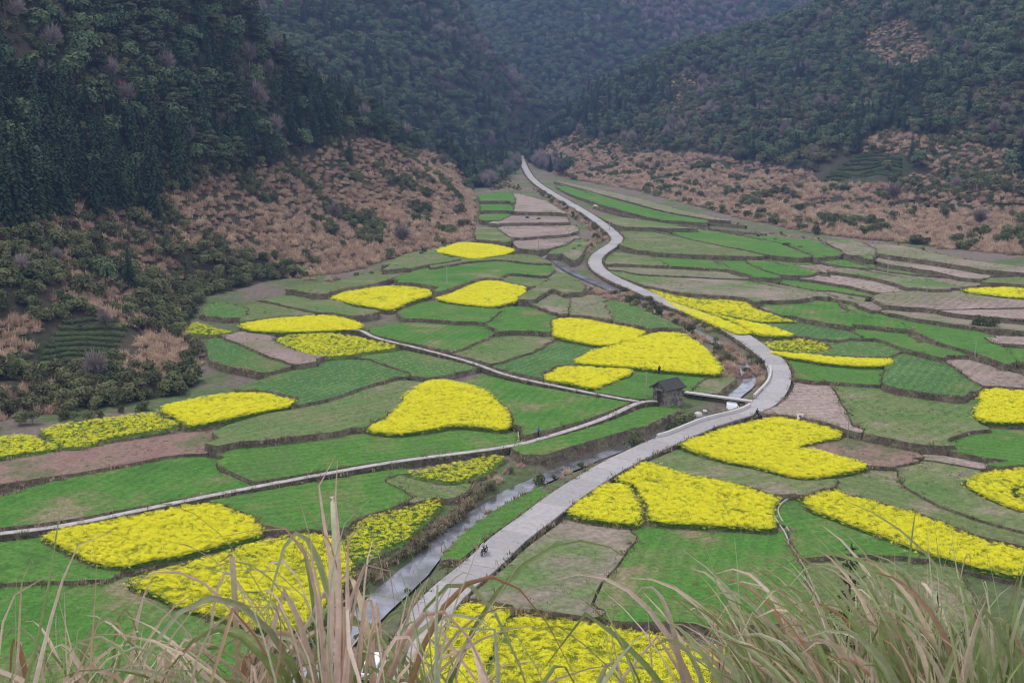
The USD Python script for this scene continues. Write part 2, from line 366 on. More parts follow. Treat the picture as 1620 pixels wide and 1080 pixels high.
PATHS = [('lower footpath', [(-60,853),(0,843),(90,832),(250,800),(400,770),(540,744),(650,726),(800,706),(870,689),(960,659),(1010,637),(1040,634)], 1.05),
         ('upper footpath', [(540,521),(572,523),(590,532),(640,545),(700,560),(755,576),(800,592),(870,608),(950,624),(1010,634.5)], 0.95)]
path_lines = []
for lab, px, pw in PATHS:
    c = spline(on_floor(px, 1.05), 1.2); path_lines.append(c)
    t = thing('footpath', kind='structure'); tag(t, 'narrow concrete ' + lab + ' on a low stone bank between the fields')
    obj('surface', ribbon(c + [0, 0, 0.004 * len(path_lines)], pw, 0, 0.16), path_m, t)
    obj('bank', ribbon(c - [0, 0, 0.06], pw + 0.25 , 0, 1.4), stone_m, t)

# water
water_m = usdkit.material(stage, look('stream_water'), {'g': ('geometry', {}), 'n': ('noise_texture', {'scale': 1.6, 'detail': 3.0}), 'b': ('bump', {'strength': 0.35, 'distance': 0.06}),
    'n2': ('noise_texture', {'scale': 0.35, 'detail': 4.0}), 'r': ('rgb_ramp', {'ramp': [(0.38, (.07, .075, .07)), (0.64, (.24, .24, .29))]}),
    'p': ('principled_bsdf', {'roughness': 0.06, 'ior': 1.5, 'specular_ior_level': 0.9})}, [('g.position', 'n.vector'), ('g.position', 'n2.vector'), ('n.fac', 'b.height'), ('b.normal', 'p.normal'), ('n2.fac', 'r.fac'), ('r.color', 'p.base_color')], surface='p.BSDF')
foam_m = plain('white_water', (.8, .82, .86), 0.5, 0.1, 4.0, bump=0.6)
st = thing('stream', kind='structure'); tag(st, 'shallow grey stream reflecting the sky below the lane')
wl = stream_lo[:, :3].copy(); wl[:, 2] = floor_z(wl[:, 0], wl[:, 1]) + LO_Z
obj('water', ribbon(wl, stream_lo[:, 3] + 0.9), water_m, st, smooth=True)
wh = stream_hi[:, :3].copy(); wh[:, 2] = floor_z(wh[:, 0], wh[:, 1]) + HI_Z
obj('water', ribbon(wh, stream_hi[:, 3] + 0.8), water_m, st, smooth=True)

# stone wall that holds the fields up on the stream's left bank
def wall_mesh(c, top, bottom, thick=0.7, seed=0):
    c = spline(c, 0.6); n = len(c)
    d = np.gradient(c[:, :2], axis=0); d /= np.linalg.norm(d, axis=1, keepdims=True); nr = np.c_[d[:, 1], -d[:, 0]]
    zb = floor_z(c[:, 0], c[:, 1])
    rows = []
    for j, (o, z) in enumerate([(0.5, bottom), (0.42, bottom * .6 + top * .4), (0.34, top * .75 + bottom * .25), (0.25, top), (-0.5, top), (-0.5, bottom)]):
        jit = meshkit.noise(np.c_[c[:, :2] * 1.3, np.full(n, j * 3.1 + seed)]) - 0.5
        rows.append(np.c_[c[:, :2] + nr * (thick * (o + 0.5 * jit)[:, None] if j < 4 else thick * o), zb + z + jit * 0.3 * (j in (3, 4))])
    v = np.vstack(rows); m = len(rows); f = []
    for j in range(m - 1):
        for i in range(n - 1): f.append((j * n + i, j * n + i + 1, (j + 1) * n + i + 1, (j + 1) * n + i))
    return v, np.array(f)
WALLS = [([(395,1075),(450,1028),(520,965),(600,893),(640,868),(690,833),(728,803),(748,782),(775,766)], 'dark stone revetment holding up the sparse yellow field above the wide stream'),
         ([(830,728),(860,720),(920,705),(980,684),(1020,668),(1048,656)], 'dark stone revetment below the narrow green strip downstream of the stone hut')]
for px, lab in WALLS:
    obj('stone_wall', wall_mesh(on_floor(px, 0.3), 0.3, LO_Z - 0.6), stone_m, smooth=40, label=lab, cat='wall', group=None)

# open ditches with pale concrete lips
for px, lab in (([(1243,787),(1227,803),(1233,822),(1250,850),(1254,880),(1265,905),(1280,935),(1287,965)], 'open ditch with a pale lip winding beside the wide wheat plot at right'),
                ([(821,704),(823,682),(818,668),(806,648)], 'short ditch between the bell-shaped rapeseed field and the triangular wheat plot'),
                ([(853,411),(868,402),(885,391),(909,377)], 'pale stone kerb of a channel near the stream head'),
                ([(878,424),(895,434),(912,446)], 'short pale channel edge below the stream head')):
    c = spline(on_floor(px, 0.62), 0.7)
    t = thing('ditch', kind='structure'); tag(t, lab)
    for sg in (-.32, .32):
        d_ = np.gradient(c[:, :2], axis=0); d_ /= np.linalg.norm(d_, axis=1, keepdims=True)
        cc = c.copy(); cc[:, :2] += np.c_[d_[:, 1], -d_[:, 0]] * sg; cc[:, 2] += 0.05 * (meshkit.noise(np.c_[cc[:, :2], np.full(len(cc), 3.3)]) - .5)
        obj('lip', ribbon(cc, 0.15, 0, 0.9), path_m, t)
    obj('bed', ribbon(c - [0, 0, 0.3], 0.5), stone_m, t)

# long earth banks of the right-hand terraces
dark_bank = fieldmat('weedy_bank', [(0.0, (.10, .075, .06)), (0.45, (.145, .11, .09)), (0.75, (.09, .105, .05)), (1.0, (.19, .145, .115))], low=0.35, fine=2.5, contrast=0.5, bump=1.0, dist=0.3)
bank_lines = []
for px, lab in (([(985,349),(1050,369),(1160,395),(1260,425),(1312,436)], 'long dark terrace bank sweeping down from the lane above the wide stubble plots'),
                ([(1158,366),(1235,390),(1285,405),(1360,425),(1435,440),(1512,455)], 'weedy terrace bank ending left of the far-right rapeseed strip'),
                ([(1303,384),(1335,405),(1410,430),(1480,436),(1540,441)], 'curved bank between the upper right stubble terraces'),
                ([(1375,390),(1460,414),(1550,427),(1650,437)], 'highest long bank reaching the right edge under the dry grass'),
                ([(878,288),(930,305),(975,324),(1070,345),(1180,357)], 'bank along the foot of the dry reeds by the far lane'),
                ([(940,326),(1020,346),(1120,361),(1212,370)], 'lower bank behind the pale boulder by the far lane'),
                ([(1132,411),(1180,440),(1260,458),(1315,466),(1342,490),(1410,511),(1455,541)], 'winding bank between the stubble plots and the long green terraces'),
                ([(1466,492),(1535,504),(1650,512)], 'thin bank below the wide pinkish plot at the right edge'),
                ([(1440,528),(1490,548),(1560,570),(1650,600)], 'dark bank below the green terrace at the right edge'),
                ([(960,419),(1060,422),(1160,428),(1220,441)], 'thin bank across the stubble plots right of the upper lane bend'),
                ([(1337,494),(1400,520),(1445,525),(1500,545),(1580,575)], 'bank with dry tufts between the two long green terraces at right')):
    c = spline(on_floor(px, 1.1), 1.1); n_ = len(c); bank_lines.append(c)
    wob_ = meshkit.fbm(np.c_[c[:, :2] / 3.0, np.full(n_, len(bank_lines) * 2.3)], 3, 71) - .5
    c2 = c.copy(); c2[:, 2] += wob_ * .7
    v, f = ribbon(c2, 0.8 + wob_ * .8, 0, 0.0)
    lo_, = [ribbon(c2, 1.9 + wob_ * .8, -1.7, 0.0)[0]]
    vv = np.vstack([v, lo_]); i = np.arange(n_ - 1)
    ff = np.vstack([f, np.stack([i, i + 1, 2 * n_ + i + 1, 2 * n_ + i], 1), np.stack([n_ + i + 1, n_ + i, 3 * n_ + i, 3 * n_ + i + 1], 1)])
    obj('earth_bank', (vv, ff), dark_bank, smooth=True, label=lab, cat='bank')

# ------------------------------------------------------------------ the plots: outlines surveyed off the photograph, each on its own terrace
FM = {
 'G': [fieldmat(f'young_wheat_{i}', st, low=lo, fine=1.9, contrast=0.36, bump=0.8, dist=0.25, rows=(an, 1.7, 0.07)) for i, (st, lo, an) in enumerate([
      ([(0.0, (.22, .19, .11)), (0.2, (.125, .175, .055)), (0.55, (.075, .185, .033)), (1.0, (.06, .155, .028))], 0.085, 0.3), ([(0.0, (.085, .16, .04)), (0.5, (.075, .185, .032)), (1.0, (.13, .18, .055))], 0.11, 1.2),
      ([(0.0, (.16, .17, .07)), (0.22, (.07, .165, .03)), (0.7, (.085, .19, .038)), (1.0, (.065, .15, .03))], 0.075, 2.0)])],
 'D': [fieldmat(f'thin_grass_{i}', st, low=lo, fine=1.8, contrast=0.36, bump=0.7, dist=0.2, rows=(an, 2.2, 0.06)) for i, (st, lo, an) in enumerate([
      ([(0.0, (.24, .20, .145)), (0.35, (.15, .175, .075)), (1.0, (.10, .17, .05))], 0.08, 0.8), ([(0.0, (.15, .16, .075)), (0.6, (.115, .165, .055)), (1.0, (.21, .185, .12))], 0.075, 2.4)])],
 'V': [fieldmat(f'vegetables_{i}', st, low=0.08, fine=2.2, contrast=0.38, bump=1.0, dist=0.3, rows=(an, 1.5, 0.12), spots=(1.1, sc, 0.2)) for i, (st, an, sc) in enumerate([
      ([(0.0, (.14, .17, .065)), (0.35, (.08, .165, .045)), (0.7, (.07, .155, .05)), (1.0, (.10, .19, .06))], 0.5, (.18, .25, .09)), ([(0.0, (.14, .175, .07)), (0.6, (.08, .17, .05)), (1.0, (.10, .185, .05))], 1.9, (.24, .29, .08))])],
 'B': [fieldmat(f'fallow_soil_{i}', st, low=lo, fine=1.6, contrast=0.32, bump=0.7, dist=0.2, rows=(an, 1.9, 0.08)) for i, (st, lo, an) in enumerate([
      ([(0.0, (.31, .24, .215)), (0.55, (.24, .185, .16)), (1.0, (.175, .175, .10))], 0.06, 0.6), ([(0.0, (.24, .185, .16)), (0.6, (.32, .25, .225)), (1.0, (.20, .185, .12))], 0.05, 1.5)])],
 'P': [fieldmat(f'stubble_{i}', st, low=lo, fine=1.6, contrast=0.34, bump=0.6, dist=0.2, rows=(an, 2.2, 0.07)) for i, (st, lo, an) in enumerate([
      ([(0.0, (.29, .225, .195)), (0.35, (.21, .185, .135)), (0.6, (.125, .18, .065)), (1.0, (.085, .175, .042))], 0.035, 0.9), ([(0.0, (.25, .20, .17)), (0.5, (.16, .175, .09)), (1.0, (.25, .205, .165))], 0.045, 2.2)])],
 'R': [fieldmat('red_brown_soil', [(0.0, (.19, .11, .095)), (0.6, (.23, .15, .125)), (1.0, (.13, .13, .07))], low=0.1, fine=1.5, contrast=0.34)],
}
bank_m = fieldmat('earth_bank', [(0.3, (.13, .10, .08)), (0.5, (.19, .145, .12)), (0.62, (.12, .14, .06)), (0.8, (.21, .17, .13))], low=0.5, fine=2.5, contrast=0.5, bump=1.0, dist=0.3)
rape_top = fieldmat('rape_canopy', [(0.3, (.26, .28, .022)), (0.7, (.44, .42, .03))], low=0.5, fine=6.0, contrast=0.4, bump=1.0, dist=0.3)
rape_green = fieldmat('rape_stalks', [(0.3, (.07, .15, .03)), (0.7, (.11, .20, .04))], low=0.6, fine=4.0, contrast=0.45, bump=1.0, dist=0.3)

def terrace(px, canopy=0.0, clear=0.35, maxstep=1.5):
    """world outline of a plot and the plane of its soil; the photograph's outline is that of the canopy's top"""
    px = np.asarray(px, float)
    p = on_floor(px, 0.5 + canopy)
    c = p[:, :2].mean(0); e = 2.0
    g = np.array([(floor_z(c[0] + e, c[1]) - floor_z(c[0] - e, c[1])) / (2 * e), (floor_z(c[0], c[1] + e) - floor_z(c[0], c[1] - e)) / (2 * e)])
    for _ in range(3):
        zb = floor_z(p[:, 0], p[:, 1]); lin = (p[:, :2] - c) @ g
        rise = lin.max() - lin.min()
        kk = max(0.0, 1 - maxstep / max(rise, 1e-6))
        z = kk * lin; off = (zb + clear - z).max()
        A = np.array([kk * g[0], kk * g[1], off - kk * g @ c])
        # rays meet the plane z = A0 x + A1 y + A2 + canopy
        d = ray(px); t = (A[2] + canopy - EYE[2] + A[0] * EYE[0] + A[1] * EYE[1]) / (d[:, 2] - A[0] * d[:, 0] - A[1] * d[:, 1])
        t = np.where(t > 0, t, 1000)
        p = EYE + d * t[:, None]
    out_ = chaikin(p[:, :2], 1) if len(px) > 5 else p[:, :2]
    poly = shapely.Polygon(out_)
    if not poly.is_valid: poly = poly.buffer(0)
    if poly.geom_type != 'Polygon': poly = max(poly.geoms, key=lambda q: q.area)
    # an uneven edge, as feet and hoes leave it
    b = poly.exterior; m = max(8, int(b.length / 1.5))
    pts = np.array([b.interpolate(t, normalized=True).coords[0] for t in np.linspace(0, 1, m, endpoint=False)])
    pts += (np.stack([meshkit.noise(np.c_[pts * 0.3, np.full(m, s)]) for s in (1.5, 7.5)], 1) - 0.5) * 1.3
    poly = shapely.Polygon(pts).buffer(0)
    if poly.geom_type != 'Polygon': poly = max(poly.geoms, key=lambda q: q.area)
    return poly, A

def plane_z(A, x, y): return A[0] * x + A[1] * y + A[2]
def slab(poly, A, depth=1.0):
    """(top, sides) of a terrace"""
    v2, f = trimesh.creation.triangulate_polygon(poly, engine='earcut')
    top = np.c_[v2, plane_z(A, v2[:, 0], v2[:, 1])]
    e1 = top[f[:, 1]] - top[f[:, 0]]; e2 = top[f[:, 2]] - top[f[:, 0]]
    f = np.where((np.cross(e1, e2)[:, 2] < 0)[:, None], f[:, ::-1], f)
    r = np.array(poly.exterior.coords)[:-1]; n = len(r)
    up = np.c_[r, plane_z(A, r[:, 0], r[:, 1]) - 0.004]; cen = np.array(poly.centroid.coords[0])
    rr = r + (r - cen) / (np.linalg.norm(r - cen, axis=1, keepdims=True) + 1e-6) * 0.5
    dn = np.c_[rr, np.minimum(floor_z(rr[:, 0], rr[:, 1]) - 0.6, up[:, 2] - 0.5)]
    i = np.arange(n); j = (i + 1) % n
    return (top, f), (np.vstack([up, dn]), np.stack([i, j, n + j, n + i], 1))

weed_pts = []
edge_pts = []          # where the grass of the banks grows
PLOTS = [
# kind, label, outline
('G','long green wheat plot between the brown terrace and the lower footpath at left',[(-30,800),(0,797),(100,767),(200,747),(300,729),(330,734),(398,765),(330,781),(180,808),(0,837),(-30,841)]),
('G','bright green wheat plot below the bell-shaped rapeseed field, above the lower footpath',[(338,730),(400,712),(540,692),(650,695),(720,680),(805,688),(808,702),(700,720),(560,743),(480,755),(407,764)]),
('D','narrow grassy terrace left of the bell-shaped rapeseed field',[(342,692),(410,665),(480,652),(540,638),(590,622),(640,606),(655,609),(640,630),(620,648),(575,668),(540,680),(470,690),(400,697),(355,699)]),
('R','reddish brown bare terrace above the long green wheat plot at left',[(-30,763),(0,757),(100,742),(200,727),(310,715),(348,704),(330,692),(300,690),(200,706),(100,722),(0,738),(-30,744)]),
('V','bluish green vegetable plot beside the rapeseed field under the bushes',[(395,617),(433,600),(500,583),(540,572),(590,574),(630,590),(622,598),(540,620),(480,634),(462,630)]),
('V','thin green vegetable strip above the upper footpath bend',[(583,567),(640,558),(673,560),(743,578),(690,590),(667,593),(627,582)]),
('V','green vegetable plot at the foot of the dry grass bush on the left slope',[(317,549),(350,537),(383,549),(453,573),(433,586),(367,573),(333,560)]),
('B','brown ploughed wedge between two vegetable plots at left',[(352,533),(390,527),(427,538),(510,570),(467,577),(417,560),(385,546)]),
('V','small vegetable patch below the yellow-tipped bushes of the left slope',[(320,490),(347,482),(383,493),(367,500),(327,495)]),
('D','small dull green plot left of the long yellow strip',[(390,493),(410,482),(490,495),(433,503),(400,505)]),
('D','pale green plot behind the long yellow strip at left',[(420,475),(467,468),(515,475),(545,487),(585,493),(560,496),(500,494)]),
('D','grassy strip under the dry grass slope, farthest left terrace',[(463,458),(500,450),(540,447),(600,430),(640,425),(630,432),(570,450),(520,464),(500,465)]),
('G','small bright green rectangle cut into the dry left slope',[(440,424),(457,411),(500,413),(480,428)]),
('G','bright green plot at the start of the upper footpath',[(599,522),(650,512),(750,518),(767,523),(738,542),(700,553),(645,544)]),
('G','green plot below the two central rapeseed fields',[(645,492),(683,479),(768,488),(776,493),(751,510),(655,503)]),
('G','green plot with a curved bank right of the central terraces',[(769,514),(793,494),(817,486),(864,495),(857,521),(823,525),(785,521)]),
('D','dull green plot bounded by curving banks above the upper footpath',[(715,562),(757,543),(793,531),(860,531),(845,549),(811,558),(765,572),(729,567)]),
('G','large triangular green wheat plot between the two footpaths',[(757,606),(773,599),(873,615),(1001,634),(973,651),(923,671),(829,695),(824,670),(809,647),(783,623)]),
('G','narrow green strip between the lower footpath and the stream wall',[(1015,644),(1050,643),(1038,656),(933,688),(873,710),(838,711),(862,695),(959,664)]),
('V','speckled vegetable plot left of the small rapeseed square',[(789,583),(833,568),(873,541),(938,547),(900,572),(887,577),(850,595),(809,591)]),
('G','green plot behind the stone hut',[(958,615),(1008,589),(1085,589),(1120,592),(1090,600),(1080,612),(1040,612),(1033,630),(973,621)]),
('D','small grass plot between the stone hut and the stream',[(1098,616),(1122,598),(1140,598),(1134,616)]),
('G','green plot on the far central terraces above the rapeseed fields',[(637,440),(680,425),(753,415),(790,412),(865,422),(858,434),(793,437),(747,446),(720,459),(697,459),(650,448)]),
('D','thin curved green plot at the top right of the central rapeseed field',[(792,442),(807,436),(853,440),(847,447),(833,451)]),
('D','green plot touching the stream bank beyond the central fields',[(835,473),(849,460),(862,457),(876,430),(910,450),(905,462),(873,463)]),
('P','pale stubble plot above the two big right-central rapeseed fields',[(845,482),(873,463),(892,470),(896,493),(875,494)]),
('P','fallow greyish plot north of the wide rapeseed rectangle',[(902,470),(938,470),(965,506),(900,497)]),
('V','dull vegetable plot beside the reeds north of the wide rapeseed rectangle',[(955,477),(987,483),(1070,522),(1023,520),(972,507)]),
('G','small bright green plot at the far left end of the valley fields',[(751,311),(800,304),(810,320),(754,318)]),
('G','second bright green plot from the far left end of the valley fields',[(757,323),(807,323),(810,333),(763,333)]),
('G','third bright green plot from the far left end of the valley fields',[(765,338),(807,338),(797,348),(770,348)]),
('B','brown fallow plot at the far head of the central fields',[(817,308),(855,318),(885,336),(813,334)]),
('B','long brown fallow plot in the far central fields',[(810,341),(885,342),(890,351),(782,354)]),
('B','brown fallow plot above the farthest rapeseed field',[(790,358),(900,357),(905,364),(862,377),(815,374)]),
('B','curved brown fallow plot right of the farthest rapeseed field',[(820,381),(900,375),(908,374),(890,384),(850,394),(832,392)]),
('D','grassy plot behind the farthest rapeseed field',[(758,360),(783,359),(808,378),(790,382),(767,380)]),
('P','sandy wedge between two stone kerbs near the stream head',[(875,404),(910,379),(921,384),(900,409),(875,418)]),
('D','pale grass strip below the farthest rapeseed field',[(682,417),(740,405),(756,411),(830,402),(848,410),(860,418),(790,410),(745,413),(680,424)]),
('D','wide pale grass plot under the dry slope left of the farthest rapeseed field',[(600,428),(650,403),(690,395),(720,386),(690,396),(685,404),(735,409),(680,418),(640,424)]),
# between the stream and the lane, and below the sparse field
('G','narrow bright green strip between the stream and the lane',[(737,873),(753,845),(810,803),(838,781),(862,781),(827,809),(775,849),(752,868)]),
('G','green plot left of the first rapeseed field by the lower footpath',[(-30,868),(40,858),(60,868),(110,890),(160,908),(100,920),(-30,920)]),
('G','dark green plot behind the foreground grass in the lower left corner',[(-30,930),(160,922),(200,938),(290,975),(330,1000),(380,1020),(300,1090),(-30,1090)]),
('G','dark green plot below the lower footpath at the centre',[(350,795),(420,775),(545,752),(630,745),(600,762),(640,775),(585,800),(560,815),(490,832),(430,815)]),
('D','grassy wedge with a worn track above the sparse yellow field',[(605,762),(640,748),(690,765),(720,768),(700,780),(650,785),(640,775)]),
# right of the lane
('B','grey-pink bare plot inside the lane bend, above the notice board',[(1229,655),(1240,630),(1255,608),(1313,609),(1322,625),(1335,650),(1345,671),(1313,662)]),
('D','thin green plot beyond the grey-pink bare plot at the lane bend',[(1318,609),(1413,619),(1535,634),(1535,650),(1515,667),(1545,680),(1497,696),(1463,696),(1363,676),(1349,671),(1338,648),(1327,625)]),
('G','green plot right of the lane bend below the narrow rapeseed strip',[(1243,570),(1300,578),(1367,583),(1395,581),(1390,609),(1330,604),(1262,600),(1249,587)]),
('V','bluish green vegetable plot right of the lane bend',[(1400,581),(1422,573),(1452,562),(1500,591),(1538,617),(1525,628),(1395,611)]),
('V','mixed vegetable plot above the narrow rapeseed strip',[(1197,535),(1267,535),(1333,542),(1380,544),(1417,561),(1408,563),(1347,561),(1280,556),(1222,551)]),
('V','dark vegetable plot between the zigzag rapeseed rows and the long green terraces',[(1217,511),(1264,509),(1313,518),(1348,534),(1327,539),(1267,531)]),
('G','long green terrace right of the zigzag rapeseed rows',[(1215,484),(1280,476),(1340,484),(1413,511),(1438,524),(1380,522),(1320,512),(1262,502)]),
('G','curved green terrace below the long green terrace at right',[(1342,519),(1397,524),(1443,529),(1480,548),(1535,567),(1487,566),(1440,552),(1365,527)]),
('G','green terrace with a long back bank at the right',[(1412,504),(1473,518),(1547,528),(1560,541),(1585,573),(1553,562),(1497,544),(1450,526)]),
('B','reddish fallow terrace above the right-edge rapeseed field',[(1492,568),(1540,568),(1570,581),(1640,608),(1640,619),(1547,606),(1525,590)]),
('G','small green terrace at the right edge',[(1579,548),(1600,548),(1650,571),(1650,576),(1595,560)]),
('B','pale fallow terrace at the right edge below the hedge',[(1557,533),(1650,538),(1650,546),(1575,543)]),
('B','pinkish fallow plot left of the far-right rapeseed strip',[(1382,477),(1413,464),(1513,461),(1650,476),(1650,483),(1480,488),(1442,483)]),
('B','wide pinkish fallow plot at the right edge',[(1480,491),(1650,488),(1650,510),(1547,502)]),
('P','thin stubble terrace below the wide pinkish plot at right',[(1402,493),(1463,494),(1513,504),(1650,515),(1650,523),(1460,506)]),
('B','reddish fallow strip beside the dry bank in the right terraces',[(1322,464),(1357,464),(1398,489),(1380,491),(1347,477)]),
('P','large stubble plot right of the lane, left of the green terraces',[(967,431),(1010,433),(1075,441),(1180,444),(1267,460),(1303,464),(1278,473),(1213,476),(1080,466),(1015,450)]),
('G','yellowish green plot on the right bank terraces',[(1032,406),(1123,408),(1145,424),(1080,422),(1042,416)]),
('G','bright green wedge on the right bank terraces',[(1139,412),(1170,411),(1187,427),(1223,437),(1190,439),(1157,425)]),
('G','green wedge beside the long bank of the right terraces',[(1179,410),(1260,414),(1291,425),(1267,434),(1227,431),(1190,419)]),
('D','grassy plot beside the upper lane bend',[(985,368),(1030,364),(1080,380),(1160,396),(1218,406),(1130,404),(1030,399),(990,386)]),
('D','dull plot right of the upper lane bend',[(980,402),(1028,404),(1058,420),(1020,420),(968,416)]),
('P','stubble strip right of the upper lane bend',[(960,421),(1030,424),(1150,430),(1196,442),(1080,437),(1005,433)]),
('G','long thin green terrace above the upper lane bend',[(1062,363),(1100,363),(1173,376),(1220,384),(1278,409),(1220,404),(1160,391),(1100,377)]),
('G','green terrace below the dry grass of the right slope',[(1182,371),(1247,378),(1300,384),(1321,402),(1293,406),(1267,389),(1213,377)]),
('P','pale stubble terrace below the dry grass at right',[(1305,383),(1340,381),(1371,393),(1368,406),(1327,394)]),
('P','long pale terrace under the dry right slope',[(1376,389),(1413,388),(1513,411),(1650,428),(1650,432),(1497,419),(1399,400)]),
('B','long brown terrace in the upper right fields',[(1383,408),(1480,421),(1555,434),(1540,439),(1480,426),(1415,417)]),
('G','small green terrace in the middle of the upper right fields',[(1302,411),(1360,413),(1371,422),(1335,419)]),
('P','wide stubble terrace in the upper right fields',[(1316,424),(1413,429),(1463,438),(1510,457),(1463,457),(1399,441),(1335,432)]),
('B','small brown terrace end in the upper right fields',[(1256,419),(1313,421),(1331,425),(1298,429)]),
('B','brown and green mixed terrace in the right fields',[(1275,441),(1313,434),(1380,444),(1428,457),(1407,462),(1347,454),(1298,447)]),
('G','narrow green terrace edge in the right fields',[(1242,443),(1293,448),(1347,458),(1388,467),(1373,469),(1313,459),(1268,452)]),
('B','pink fallow terrace near the far-right rapeseed strip',[(1420,431),(1487,441),(1545,448),(1513,452)]),
('D','grass terrace above the far-right rapeseed strip',[(1565,443),(1650,438),(1650,450),(1582,449)]),
('G','curving green terrace beside the far lane',[(885,295),(905,296),(953,313),(1045,338),(1120,351),(1050,347),(965,325),(907,306)]),
('P','brownish terrace above the curving green one by the far lane',[(883,288),(953,302),(1010,316),(1080,336),(1150,349),(1060,334),(980,312),(905,295)]),
('D','lowest grassy terrace beside the far lane',[(950,341),(1000,347),(1060,356),(1110,362),(1062,361),(1000,359),(968,351)]),
('P','half ploughed dark plot between the lane and the green wheat',[(762,940),(800,905),(850,862),(888,828),(935,828),(990,832),(1010,848),(985,880),(950,930),(920,962),(850,952)]),
('G','wide green wheat plot in front of the big rapeseed field',[(995,836),(1080,832),(1190,838),(1232,845),(1248,872),(1262,910),(1284,962),(1180,972),(1080,968),(930,962),(955,930),(988,880),(1013,848)]),
('G','green plot in the bend of the ditch beside the diagonal rapeseed strip',[(1237,806),(1262,802),(1300,818),(1380,845),(1428,868),(1420,882),(1340,880),(1280,882),(1262,888),(1255,850)]),
('D','rough grass plot below the dry grass edge at right',[(1270,892),(1340,884),(1430,888),(1480,900),(1500,985),(1350,1000),(1300,975),(1285,935)]),
('D','pale green wedge between two big rapeseed fields by the lane',[(1025,724),(1074,706),(1120,722),(1180,738),(1262,757),(1292,762),(1272,775),(1245,781),(1205,773),(1147,757),(1080,744)]),
('R','reddish bare corner notched into the rapeseed field by the sign',[(1288,708),(1335,690),(1400,708),(1440,722),(1385,730),(1340,716)]),
('D','thin grass field with drill rows above the diagonal rapeseed strip',[(1325,772),(1350,762),(1410,745),(1430,775),(1480,800),(1560,830),(1640,850),(1640,862),(1545,843),(1480,818),(1413,795),(1347,777)]),
('D','curving thin grass field around the crescent rapeseed patch',[(1420,742),(1470,730),(1520,738),(1525,762),(1550,785),(1600,812),(1650,830),(1650,848),(1560,826),(1485,797),(1437,772)]),
('G','bright green plot at the right edge above the crescent rapeseed patch',[(1493,700),(1550,684),(1650,688),(1650,742),(1570,728),(1520,712)]),
('B','brown strip at the foot of the dark bank, right of the lane',[(1440,727),(1500,722),(1560,733),(1600,738),(1555,741),(1515,735),(1470,726)]),
]
